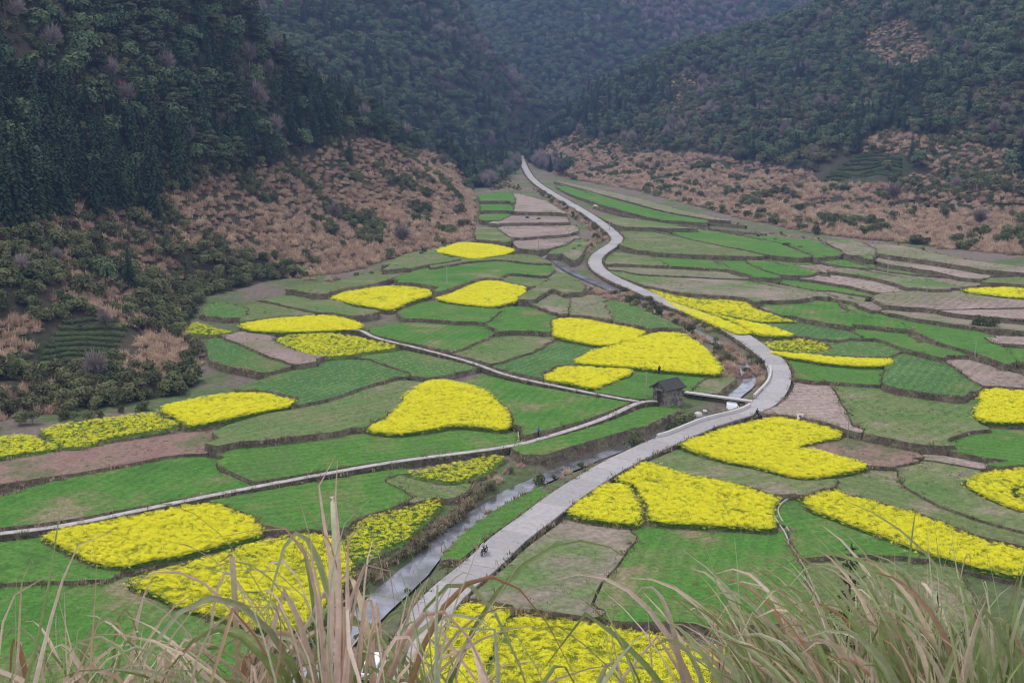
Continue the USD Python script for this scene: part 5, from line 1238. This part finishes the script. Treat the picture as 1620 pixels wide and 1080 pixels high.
def person(px, lift, heading, label, jacket, trousers, pose='stand', at=None):
    p = on_floor([px], lift)[0] if at is None else at
    t = thing('person', label, 'person', p, heading)
    H = 1.62; st_ = .17 if pose == 'walk' else .03
    hip, neck = np.array([0, 0, .86]), np.array([0, .02, 1.36])
    sh = [np.array([s_ * .18, 0, 1.32]) for s_ in (-1, 1)]
    if pose == 'ride':
        hip = np.array([0, -.12, .80]); neck = np.array([0, .1, 1.27]); sh = [np.array([s_ * .18, .08, 1.22]) for s_ in (-1, 1)]
    if pose == 'bend':
        neck = np.array([0, .42, 1.18]); sh = [np.array([s_ * .17, .38, 1.15]) for s_ in (-1, 1)]
    legs, arms = [], []
    for s_, fo in ((-1, st_), (1, -st_)):
        if pose == 'ride': legs.append([hip + [s_ * .1, 0, 0], np.array([s_ * .17, .28, .62]), np.array([s_ * .15, .12, .25]), np.array([s_ * .15, .26, .2])])
        else: legs.append([hip + [s_ * .09, 0, 0], np.array([s_ * .1, fo * .6 + .04, .47]), np.array([s_ * .1, fo, .07]), np.array([s_ * .11, fo + .15, .035])])
        a0 = sh[(s_ + 1) // 2]
        if pose == 'ride': arms.append([a0, np.array([s_ * .3, .25, 1.02]), np.array([s_ * .3, .47, .98])])
        elif pose == 'bend': arms.append([a0, a0 + [s_ * .05, .1, -.26], a0 + [0, .22, -.46]])
        else: arms.append([a0, a0 + [s_ * .07, -fo * .5, -.27], a0 + [s_ * .06, -fo * .9 + .06, -.5]])
    head = neck + [0, .03, .17] if pose != 'bend' else neck + [0, .16, .1]
    chest = hip + (neck - hip) * .72
    torso = m3.Manifold.hull(m3.Manifold.sphere(.1, 12).scale((1.5, 1, 1)).translate(tuple(hip)) + m3.Manifold.sphere(.11, 12).scale((1.45, .95, 1)).translate(tuple(chest)) + m3.Manifold.sphere(.05, 10).translate(tuple(sh[0])) + m3.Manifold.sphere(.05, 10).translate(tuple(sh[1])))
    skull = m3.Manifold.sphere(.1, 16).scale((.78, .95, 1.12)).translate(tuple(head)) + bone(neck, head, .055, .05)
    face = bone(head + [0, .088, .0], head + [0, .107, -.025], .01, .014) + m3.Manifold.sphere(.022, 8).translate(tuple(head + [0, .075, -.075]))
    for s_ in (-1, 1): face = face + m3.Manifold.sphere(.022, 8).scale((.4, .8, 1.3)).translate(tuple(head + [s_ * .08, 0, -.01]))
    body = torso + skull + face
    for l in legs: body = body + chain(l, [.085, .055, .04, .035])
    for a, s_ in zip(arms, (-1, 1)): body = body + chain(a, [.048, .038, .028]) + hand(a[2], a[2] - a[1], s_)
    obj('body', smoothm(body, .035, 3), skin, t, smooth=True)
    jk = m3.Manifold.hull(m3.Manifold.sphere(.125, 12).scale((1.5, 1.05, 1)).translate(tuple(hip + [0, 0, .03])) + m3.Manifold.sphere(.135, 12).scale((1.4, 1, 1)).translate(tuple(chest)) + m3.Manifold.sphere(.07, 10).translate(tuple(sh[0])) + m3.Manifold.sphere(.07, 10).translate(tuple(sh[1])))
    for a in arms: jk = jk + chain([a[0], a[1], a[1] + (a[2] - a[1]) * .9], [.068, .056, .045])
    obj('jacket', smoothm(jk, .05, 4), cloth[jacket], t, smooth=True)
    tr = None
    for l in legs:
        c_ = chain([l[0] , l[1], l[1] + (l[2] - l[1]) * .93], [.11, .075, .06]); tr = c_ if tr is None else tr + c_
        obj('shoe', smoothm(bone(l[2] - [0, 0, .02], l[3], .05, .045), .04, 2), cloth['black'], t, smooth=True)
    obj('trousers', smoothm(tr, .05, 4), cloth[trousers], t, smooth=True)
    cap_ = m3.Manifold.sphere(.112, 16).scale((.8, .97, 1.1)).translate(tuple(head + [0, -.012, .012])) - m3.Manifold.cube((.4, .3, .4), True).translate(tuple(head + [0, .2, -.12]))
    obj('hair', smoothm(cap_, .05, 1), hairm, t, smooth=True)
    for s_ in (-1, 1): obj('eye', trimesh.creation.icosphere(1, .011).apply_translation(head + [s_ * .033, .088, .012]), cloth['black'], t)
    return t
person((852, 690.5), 1.05, 2.0, 'person in a blue jacket walking on the lower footpath', 'blue', 'black', 'walk')
person((1043, 591.5), 0.7, 0.5, 'person in dark clothes at the edge of the big rounded rapeseed field', 'black', 'navy')
person((0, 0), 0, 2.6, 'person in navy bent over the tea rows on the left slope', 'navy', 'navy', 'bend', at=on_land((128, 522)))

# motorcycles
def motorcycle(p, heading, label, paint):
    t = thing('motorcycle', label, 'motorcycle', p, heading)
    for y in (-.62, .62):
        w_ = obj('wheel', trimesh.creation.torus(.255, .05, 20, 8).apply_transform(trimesh.transformations.rotation_matrix(math.pi / 2, (0, 1, 0))).apply_translation((0, y, .3)), black, t, smooth=True)
        obj('rim', cat(*[tube([(0, y, .3), (0, y + .23 * math.cos(k * 1.2566), .3 + .23 * math.sin(k * 1.2566))], .014, 4) for k in range(5)], tube([(-.05, y, .3), (.05, y, .3)], .05, 8)), grey_steel, w_)
        obj('mudguard', tube([(0, y + .33 * math.cos(a), .3 + .33 * math.sin(a)) for a in np.linspace(.5, 2.6, 7)], .05, 5), paint, t, smooth=True)
    hull = lambda *s_: m3.Manifold.hull(sum((m3.Manifold.sphere(r_, 10).translate(c_) for c_, r_ in s_[1:]), m3.Manifold.sphere(s_[0][1], 10).translate(s_[0][0])))
    obj('fuel_tank', hull(((0, .32, .78), .11), ((0, .02, .76), .1), ((0, .18, .84), .1)), paint, t, smooth=50)
    obj('seat', hull(((0, -.02, .78), .07), ((0, -.55, .82), .08), ((.06, -.3, .78), .07), ((-.06, -.3, .78), .07)), darkp, t, smooth=50)
    obj('engine', hull(((0, .08, .42), .13), ((0, -.15, .4), .13), ((0, .14, .56), .09)), grey_steel, t, smooth=50)
    obj('frame', cat(tube([(0, .48, .85), (0, .25, .35), (0, -.2, .3), (0, -.45, .72)], .025, 6), tube([(0, -.1, .38), (0, -.62, .3)], .03, 6)), darkp, t)
    for s_ in (-1, 1): obj('fork', tube([(s_ * .08, .62, .3), (s_ * .08, .45, .92)], .022, 6), grey_steel, t)
    hb = obj('handlebar', tube([(-.36, .3, 1.02), (-.12, .43, .98), (.12, .43, .98), (.36, .3, 1.02)], .016, 6), darkp, t)
    for s_ in (-1, 1): obj('mirror', box(s_ * .34, .36, 1.16, .12, .02, .07), darkp, hb)
    obj('headlight', trimesh.creation.icosphere(2, .09).apply_translation((0, .55, .88)), lampg, t, smooth=True)
    obj('exhaust', tube([(.12, .15, .3), (.14, -.2, .26), (.15, -.75, .34)], [.025, .03, .045], 8), grey_steel, t, smooth=True)
    obj('tail_light', box(0, -.66, .76, .14, .04, .07), red_paint, t)
    return t
def road_at(px):
    p = on_floor([px], ROAD_LIFT)[0]; i = np.argmin(np.linalg.norm(road_c[:, :2] - p[:2], axis=1)); d = road_c[min(i + 2, len(road_c) - 1)] - road_c[max(i - 2, 0)]
    p[2] = road_c[i, 2] + 0.01; return p, math.atan2(d[1], d[0]) - math.pi / 2
p, h = road_at((766, 876)); motorcycle(p, h + math.pi, 'motorcycle with a pale-jacketed rider on the lane near the bottom', darkp)
person((0, 0), 0, h + math.pi, 'rider in a pale jacket sitting on the motorcycle near the bottom of the lane', 'pale', 'black', 'ride', at=p)
p, h = road_at((1197, 662)); motorcycle(p, h, 'dark motorcycle with a rider in black at the lane edge by the L-shaped rapeseed field', darkp)
person((0, 0), 0, h, 'rider in black on the motorcycle below the lane bend', 'black', 'navy', 'ride', at=p)

# the little white van at the very bottom of the lane
p, h = road_at((590, 1072)); 
van = thing('small_van', 'small white van half hidden by the foreground grass at the bottom of the lane', 'van', p, h + math.pi)
def rbox(cx, cy, cz, sx, sy, sz, r_):
    hs = [m3.Manifold.sphere(r_, 12).translate((cx + a * (sx / 2 - r_), cy + b * (sy / 2 - r_), cz + c_ * (sz / 2 - r_))) for a in (-1, 1) for b in (-1, 1) for c_ in (-1, 1)]
    return hs
obj('body', m3.Manifold.hull(sum(rbox(0, -.1, .72, 1.42, 3.1, .75, .12)[1:], rbox(0, -.1, .72, 1.42, 3.1, .75, .12)[0])), white_paint, van, smooth=40)
cabp = [(-.62, 1.2, .98), (.62, 1.2, .98), (-.66, -1.55, 1.0), (.66, -1.55, 1.0), (-.56, .72, 1.66), (.56, .72, 1.66), (-.58, -1.5, 1.68), (.58, -1.5, 1.68)]
obj('cabin', m3.Manifold.hull(sum((m3.Manifold.sphere(.06, 8).translate(c_) for c_ in cabp[1:]), m3.Manifold.sphere(.06, 8).translate(cabp[0]))), white_paint, van, smooth=40)
obj('windscreen', (np.array([(-.57, 1.23, 1.08), (.57, 1.23, 1.08), (.5, .83, 1.62), (-.5, .83, 1.62), (-.57, 1.26, 1.1), (.57, 1.26, 1.1), (.5, .86, 1.63), (-.5, .86, 1.63)]), np.array([(4, 5, 6, 7), (0, 3, 2, 1), (0, 1, 5, 4), (2, 3, 7, 6), (1, 2, 6, 5), (3, 0, 4, 7)])), glassd, van)
for s_ in (-1, 1):
    for y0, y1 in ((-.1, .62), (-.75, -.15), (-1.4, -.82)): obj('side_window', box(s_ * .688, (y0 + y1) / 2, 1.36, .03, y1 - y0, .38), glassd, van)
    for y in (-1.1, .95):
        w_ = obj('wheel', trimesh.creation.cylinder(.27, .16, sections=20).apply_transform(trimesh.transformations.rotation_matrix(math.pi / 2, (0, 1, 0))).apply_translation((s_ * .66, y, .27)), black, van)
        obj('hubcap', trimesh.creation.cylinder(.15, .17, sections=12).apply_transform(trimesh.transformations.rotation_matrix(math.pi / 2, (0, 1, 0))).apply_translation((s_ * .665, y, .27)), grey_steel, w_)
    obj('headlight', box(s_ * .48, 1.44, .78, .26, .06, .16), lampg, van)
obj('bumper', box(0, 1.46, .5, 1.36, .1, .18), darkp, van); obj('grille', box(0, 1.452, .76, .5, .04, .1), darkp, van)

# tea hedges
def tea_row(a, b, label, grp, sc=1.0, seed=0):
    n = max(6, int(np.linalg.norm(np.array(a) - b) / 9)); px = [tuple(np.array(a) + (np.array(b) - a) * t + np.array([0, 3 * math.sin(t * 3.1)])) for t in np.linspace(0, 1, n)]
    e0, e1 = on_land(px[0]), on_land(px[-1]); m_ = int(np.linalg.norm(e1 - e0) / .35) + 2; tt_ = np.linspace(0, 1, m_)[:, None]; c = e0 + (e1 - e0) * tt_
    c[:, 1] += np.sin(tt_[:, 0] * 3.1) * 1.2; c[:, 2] = gz(c[:, 0], c[:, 1]); r = np.random.default_rng(seed)
    k = np.sort(r.integers(0, len(c), len(c) * 16)); d = sphere_dirs(len(k), r); d[:, 2] = np.abs(d[:, 2]) * 1.1
    P_ = c[k] + d * np.array([.55, .55, .75]) * sc * (0.8 + .35 * meshkit.noise(c[k] * 1.1))[:, None] + r.normal(0, .05, (len(k), 3))
    core = tube(c + [0, 0, .25 * sc], .42 * sc, 7)
    x = thing('tea_row', label, 'tea hedge', (0, 0, 0), group=grp)
    obj('stems', core, L_tea, x); obj('leaves', quadcloud(P_, d + r.normal(0, .4, d.shape), .34 * sc * r.uniform(.7, 1.3, len(k)), r), L_tea, x)
ORD = ['lowest', 'second', 'third', 'fourth', 'fifth', 'sixth', 'seventh', 'eighth', 'ninth']
for k in range(9):
    tea_row((52 + k * 6, 588 - k * 9.5), (165 + k * 5, 583 - k * 8.5), f'{ORD[k]} tea hedge row counted uphill on the left slope', 'tea rows on the left slope', 1.0, 300 + k)
for k in range(7):
    tea_row((1300 + k * 9, 288 - k * 6.5), (1425 - (k == 6) * 20, 284 - k * 6), f'{ORD[k]} tea hedge row counted uphill below the right hill', 'tea rows below the right hill', 1.6, 320 + k)

# ------------------------------------------------------------------ the tall grass at the viewer's feet
blade_m = tintmat('grass_blade', rough=0.6, fine=40.0, contrast=0.22, bump=0.0, trans=0.15, spec=0.3)
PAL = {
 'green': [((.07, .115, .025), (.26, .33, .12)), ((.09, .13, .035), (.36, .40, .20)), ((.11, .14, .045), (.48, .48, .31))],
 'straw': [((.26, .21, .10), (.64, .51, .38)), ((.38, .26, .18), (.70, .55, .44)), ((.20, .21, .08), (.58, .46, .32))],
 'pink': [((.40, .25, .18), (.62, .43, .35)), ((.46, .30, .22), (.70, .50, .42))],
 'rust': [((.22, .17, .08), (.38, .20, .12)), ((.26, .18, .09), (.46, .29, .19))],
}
def hill_z(x, y): return float(gz(x, y)[0])
def blade_mesh(c, width, fold=0.25, twist=0.0):
    """a tapering leaf along the curve c, creased along its midrib"""
    c = np.asarray(c, float); n = len(c)
    d = np.gradient(c, axis=0); d /= np.linalg.norm(d, axis=1, keepdims=True) + 1e-9
    ref = np.array([math.cos(twist), math.sin(twist), 0.15])
    s = np.cross(d, ref); bad = np.linalg.norm(s, axis=1) < .25
    s = np.cross(d, ref); s /= np.linalg.norm(s, axis=1, keepdims=True) + 1e-6
    nn = np.cross(s, d)
    t = np.linspace(0, 1, n); w = width * np.clip(np.minimum(0.45 + 2.5 * t, 1.0), 0, 1) * np.clip((1 - t) * 2.2, 0.03, 1) ** .8
    L = c - s * w[:, None] / 2; R = c + s * w[:, None] / 2; M = c - nn * (w * fold)[:, None]
    v = np.vstack([L, M, R]); i = np.arange(n - 1)
    f = np.concatenate([np.stack([i, n + i, n + i + 1, i + 1], 1), np.stack([n + i, 2 * n + i, 2 * n + i + 1, n + i + 1], 1)])
    return v, f
def add_blade(parent, c, width, pal, r, name='blade', twist=None, brown_tip=0.0):
    a, b = PAL[pal][r.integers(0, len(PAL[pal]))]; a, b = np.array(a), np.array(b)
    c = np.asarray(c, float); n = len(c)
    v, f = blade_mesh(c, width, r.uniform(.1, .3), r.uniform(0, 6.28) if twist is None else twist)
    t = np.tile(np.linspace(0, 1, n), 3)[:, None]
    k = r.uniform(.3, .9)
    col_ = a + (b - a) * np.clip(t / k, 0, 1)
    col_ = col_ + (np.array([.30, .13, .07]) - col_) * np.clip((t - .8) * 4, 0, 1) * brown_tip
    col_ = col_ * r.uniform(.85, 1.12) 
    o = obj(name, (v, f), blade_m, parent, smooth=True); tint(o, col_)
def px_curve(rows, D, dd=0.0, n=14):
    """a traced blade: the photograph's points set at their distance D (its tip dd nearer or farther)"""
    m = len(rows); P = np.array([at_depth(u, v, D + dd * i / (m - 1)) for i, (u, v) in enumerate(rows)])
    return spline(P, np.linalg.norm(np.diff(P, axis=0), axis=1).sum() / n)

def clump(u, D, n, reach, label, pal, lean=(0, 0), spread_=0.22, seed=0, heroes=(), width=.02, droop=(.55, 1.15), side=.5):
    x0 = (u - 810) / F * D; y0 = D
    z0 = hill_z(x0, y0)
    r = np.random.default_rng(seed)
    t = thing('grass_clump', label, 'grass clump', (x0, y0, z0), group=None)
    org = np.array([x0, y0, z0])
    bot = EYE[2] - math.tan(PITCH + math.atan(540 / F)) * D          # where the frame's lower edge passes
    names, pr = zip(*pal.items()); pr = np.array(pr) / sum(pr)
    for i in range(n):
        rx, ry = r.normal(0, spread_ * .5, 2)
        H = bot - z0 + r.uniform(*reach) * D / F
        a = r.uniform(0, 6.28); R = H * r.uniform(.08, side)
        hx, hy = math.cos(a) * R + lean[0] * H, math.sin(a) * R * .7 + lean[1] * H
        tp = r.uniform(*droop); s_ = np.linspace(0, 1, 12)
        Hn = H if tp <= 1 else H / (1 - (1 - 1 / tp) ** 2)
        z = Hn * (1 - (1 - s_ / tp) ** 2)
        z = np.where(s_ > tp, Hn - (Hn * .9) * ((s_ - tp) / tp) ** 2 * 1.6, z)
        c = np.c_[rx + hx * s_ ** 1.5, ry + hy * s_ ** 1.5, z - .05]
        if r.uniform() < .22:                                             # a leaf that has snapped over
            k = r.integers(6, 10); dv = c[k] - c[k - 1]; dn = np.array([dv[0] * .8 + .02 * r.normal(), dv[1] * .8, -abs(np.linalg.norm(dv)) * .8])
            for j in range(k + 1, 12): c[j] = c[j - 1] + dn * (1 + .1 * (j - k))
        p_ = names[r.choice(len(names), p=pr)]
        add_blade(t, c, width * r.uniform(.45, 1.25), p_, r, brown_tip=float(r.uniform() < .35))
    for rows, w_, p_, dd in heroes:
        c = px_curve(rows, D + r.normal(0, .05), dd) - org
        root = np.array([r.normal(0, .05), r.normal(0, .05), -.05])
        if rows[0][1] > 1060:                                              # carry the leaf down to its root
            c = np.vstack([np.linspace(root, c[0], 6)[:-1], c]); 
            c = spline(c[[0, 3] + list(range(5, len(c)))], np.linalg.norm(np.diff(c, axis=0), axis=1).sum() / 18)
        add_blade(t, c, w_, p_, r, twist=r.normal(math.pi / 2, .35), brown_tip=float(p_ != 'green') * .6)
    return t
# left
clump(-20, 3.6, 34, (20, 150), 'dense straw and green grass clump in the lower left corner', {'green': .45, 'straw': .45, 'rust': .04}, (.1, 0), .3, 1,
      heroes=[([(20,1095),(32,960),(45,880),(60,900),(66,930)], .014, 'straw', 0), ([(-10,1090),(2,1000),(20,945),(55,920),(110,905)], .016, 'straw', 0)])
clump(85, 3.3, 40, (20, 110), 'leafy green clump with two long blades leaning right, near the left edge', {'green': .65, 'straw': .25, 'rust': .04}, (.05, 0), .28, 2,
      heroes=[([(35,1100),(62,1000),(84,880),(97,800),(115,762)], .016, 'green', .2), ([(52,1100),(75,1000),(105,900),(130,855),(178,840)], .022, 'straw', .1), ([(112,1095),(104,1010),(100,960),(92,945)], .014, 'straw', 0), ([(15,1095),(25,1020),(24,940),(30,890)], .01, 'green', 0), ([(100,1090),(150,1000),(180,940),(196,945)], .012, 'straw', 0)])
clump(210, 3.5, 46, (10, 120), 'straw coloured arching clump second from the left edge', {'green': .25, 'straw': .65, 'rust': .04}, (.12, 0), .34, 3, side=.75,
      heroes=[([(120,1095),(160,1010),(200,960),(220,942)], .014, 'straw', 0), ([(142,1095),(148,980),(152,870),(146,855)], .012, 'rust', .1), ([(100,1090),(108,1000),(96,950),(112,930),(145,945)], .012, 'straw', 0)])
clump(330, 3.3, 40, (5, 110), 'bleached arching grass clump left of the tall straw stems', {'green': .25, 'straw': .65, 'rust': .04}, (.05, 0), .36, 4, side=.8,
      heroes=[([(230,1095),(270,1010),(310,960),(355,945),(410,965)], .013, 'straw', .1), ([(300,1095),(330,1000),(375,960),(430,960),(470,1000)], .014, 'straw', 0), ([(255,1095),(300,1020),(345,985),(420,990)], .012, 'straw', 0)])
clump(425, 3.2, 50, (20, 170), 'green and straw grass clump left beside the tall straw stems', {'green': .4, 'straw': .5, 'rust': .04}, (.05, 0), .34, 5, side=.8,
      heroes=[([(430,1095),(445,1010),(440,960),(432,940)], .022, 'rust', 0), ([(440,1090),(400,960),(360,905),(310,890),(280,935)], .012, 'green', 0)])
clump(528, 3.2, 60, (60, 280), 'tallest grass clump with upright pinkish straw stems left of the lane', {'green': .4, 'straw': .25, 'pink': .3, 'rust': .05}, (-.04, 0), .16, 6, side=.6, width=.02, droop=(.6, 1.0),
      heroes=[([(520,1100),(524,980),(520,860),(505,790),(512,735),(530,722)], .030, 'pink', .15), ([(532,1100),(536,960),(534,820),(528,760),(534,728)], .028, 'pink', .1), ([(544,1100),(550,960),(552,850),(565,815),(580,818)], .030, 'pink', 0),
              ([(535,1095),(545,1000),(580,890),(605,880),(618,915),(625,960)], .026, 'pink', 0), ([(515,1095),(500,940),(470,850),(440,830),(390,825)], .022, 'pink', -.1), ([(512,1090),(498,930),(478,800),(450,770),(425,762)], .012, 'straw', 0),
              ([(525,1090),(505,930),(480,860),(420,828),(380,850),(340,850)], .014, 'straw', 0), ([(530,1095),(540,930),(508,830),(470,800),(432,800)], .012, 'rust', 0), ([(528,1095),(520,950),(535,860),(560,800),(585,790)], .014, 'green', 0),
              ([(520,1095),(490,960),(440,905),(380,900),(330,940)], .013, 'green', 0), ([(500,1098),(470,1000),(430,960),(380,950)], .013, 'straw', 0)])
clump(600, 3.5, 20, (10, 100), 'small clump of broken straw between the tall stems and the spiky green grass', {'green': .3, 'straw': .6, 'rust': .04}, (0, 0), .2, 7, side=.7,
      heroes=[([(615,1095),(640,960),(660,890),(665,930)], .014, 'straw', 0), ([(600,1095),(575,1010),(560,960),(585,920)], .010, 'straw', 0)])
clump(692, 3.1, 12, (0, 100), 'spiky green grass clump in front of the lane', {'green': .85, 'straw': .15}, (0, 0), .1, 8, side=.6, droop=(.75, 1.15),
      heroes=[([(690,1100),(690,1000),(692,930),(700,895),(712,930),(684,965)], .020, 'green', 0), ([(692,1100),(694,1010),(706,950),(718,915)], .020, 'green', 0), ([(695,1100),(705,1000),(735,920),(762,845)], .013, 'green', .2), ([(688,1100),(680,1020),(668,930),(640,850)], .010, 'green', .1),
              ([(700,1100),(735,1020),(790,940),(830,880),(870,868)], .012, 'straw', .2), ([(700,1100),(710,1060),(730,1020),(770,990),(778,985)], .014, 'green', 0), ([(680,1100),(660,1000),(630,900),(600,890)], .010, 'green', .1), ([(690,1095),(650,980),(610,905),(585,880)], .010, 'green', 0)])
clump(790, 3.0, 10, (0, 60), 'single thick broken green stem and low leaves right of the spiky grass', {'green': .8, 'straw': .2}, (0, 0), .12, 9, side=.6,
      heroes=[([(788,1100),(787,1050),(783,1010),(778,986),(740,990),(700,1040)], .026, 'green', 0), ([(870,1098),(840,1040),(800,985),(780,975)], .012, 'green', 0), ([(760,1095),(800,1050),(850,1045),(880,1085)], .012, 'straw', 0)])
clump(1000, 3.6, 6, (-60, 40), 'few thin upright grass leaves at the bottom middle', {'green': .6, 'straw': .4}, (-.05, 0), .3, 10, side=.45,
      heroes=[([(1010,1100),(985,1020),(955,960),(925,905),(910,892)], .014, 'green', 0), ([(1035,1100),(1028,1010),(1022,940)], .014, 'straw', 0), ([(990,1100),(975,1040),(965,970),(968,968)], .016, 'straw', 0), ([(1000,1100),(960,1030),(965,970)], .010, 'green', 0)])
clump(1150, 3.6, 8, (-60, 30), 'thin straw and green leaves left of the big clump at right', {'green': .5, 'straw': .4, 'rust': .04}, (-.12, 0), .3, 11, side=.5,
      heroes=[([(1165,1100),(1150,1010),(1128,900),(1102,832)], .013, 'green', .2), ([(1126,1100),(1128,1000),(1132,940),(1135,925)], .013, 'rust', 0), ([(1180,1100),(1172,1000),(1166,890),(1162,850)], .009, 'green', .2), ([(1110,1100),(1100,1040),(1092,985)], .010, 'straw', 0)])
clump(1345, 3.3, 64, (0, 160), 'pinkish straw fringe of the big grass clump, leaning left', {'green': .3, 'straw': .3, 'pink': .36, 'rust': .04}, (-.26, 0), .30, 12, side=.4, droop=(.85, 1.3), width=.018)
clump(1400, 3.7, 120, (40, 210), 'straw and green blades in the left half of the big right-hand grass mass', {'green': .66, 'straw': .3, 'rust': .04}, (-.25, 0), .34, 13, side=.32, droop=(.9, 1.4), width=.024)
clump(1470, 3.2, 120, (20, 190), 'grey-green blades at the front of the big right-hand grass mass', {'green': .78, 'straw': .18, 'rust': .04}, (-.27, 0), .34, 14, side=.32, droop=(.9, 1.4), width=.024)
clump(1490, 3.9, 110, (90, 250), 'tall pale blades standing at the top of the big right-hand grass mass', {'green': .75, 'straw': .23, 'rust': .02}, (-.14, 0), .32, 15, side=.32, droop=(.9, 1.4), width=.024,
      heroes=[([(1500,1080),(1480,980),(1470,880),(1466,835)], .018, 'green', 0), ([(1515,1080),(1500,960),(1482,860),(1478,825)], .016, 'green', 0), ([(1540,1080),(1525,960),(1510,880),(1505,835)], .016, 'green', 0), ([(1490,1080),(1440,960),(1400,920),(1360,905)], .014, 'green', 0), ([(1590,1080),(1580,960),(1560,870),(1543,820)], .010, 'green', .2)])
clump(1575, 3.4, 120, (40, 240), 'dense straw green clump near the right edge', {'green': .72, 'straw': .24, 'rust': .04}, (-.18, 0), .36, 16, side=.35, droop=(.85, 1.4), width=.024)
clump(1660, 3.6, 90, (80, 280), 'rightmost clump of tall arching grass cut by the frame', {'green': .68, 'straw': .28, 'rust': .04}, (-.22, 0), .34, 17, side=.38, droop=(.8, 1.3), width=.024)

# fir saplings and bare twigs among the grass
L_sap = leafmat('sapling_needles', (.03, .055, .025), (.10, .15, .07))
def sapling(u, v, D, label, w_=1.0, seed=0):
    top = at_depth(u, v, D); x, y = top[0], top[1]; z = hill_z(x, y); h = top[2] - z
    t = thing('fir_sapling', label, 'sapling', (x, y, z)); r = np.random.default_rng(seed)
    obj('stem', tube([(0, 0, -.1), (.02, 0, h * .5), (0, 0, h)], [.02, .012, .004], 5), bark, t)
    Nn = MB(); Bb = MB()
    for i in range(int(h / .1)):
        zz = h * .97 - i * .1; R = w_ * (.015 + .42 * (1 - zz / h) ** 1.1)
        for j in range(5):
            a = j * 1.257 + i * .9 + r.normal(0, .35); R = R * r.uniform(.7, 1.2); e = np.array([R * math.cos(a), R * math.sin(a), R * .55])
            p0 = np.array([0, 0, zz]); Bb.add(*tube([p0, p0 + e * .5, p0 + e], [.006, .004, .002], 3, False))
            m = max(4, int(R * 240)); s_ = r.uniform(.1, 1, m)[:, None]; c = p0 + e * s_; sd_ = r.normal(size=(m, 3)) * [1, 1, .4]; sd_ /= np.linalg.norm(sd_, axis=1, keepdims=True)
            q = np.cross(sd_, r.normal(size=(m, 3))); q /= np.linalg.norm(q, axis=1, keepdims=True)
            ln = .04; wd = .0032
            vv = np.stack([c - q * wd, c + q * wd, c + sd_ * ln + q * wd * .4, c + sd_ * ln - q * wd * .4], 1).reshape(-1, 3); kk = np.arange(m)[:, None] * 4
            Nn.add(vv, np.concatenate([kk + [[0, 1, 2]], kk + [[0, 2, 3]]]))
    obj('branches', Bb.mesh(), bark, t); obj('needles', Nn.mesh(), L_sap, t)
sapling(1347, 858, 6.2, 'slim young fir with bare leader rising before the ditch', .75, 1)
sapling(1400, 955, 5.2, 'low dark young fir in the left part of the big grass mass', .9, 4)

# ------------------------------------------------------------------ the air: a thin haze over the whole valley
haze_m = usdkit.material(stage, look('haze_air'), {'v': ('principled_volume', {'color': (.36, .52, 1.0), 'density': 0.00015, 'anisotropy': 0.0})}, [], volume='v.volume')
hb = trimesh.creation.box((2600, 2300, 420)); hb.apply_translation((50, 900, 420 / 2 - 40))
obj('haze', hb, haze_m, kind='stuff')
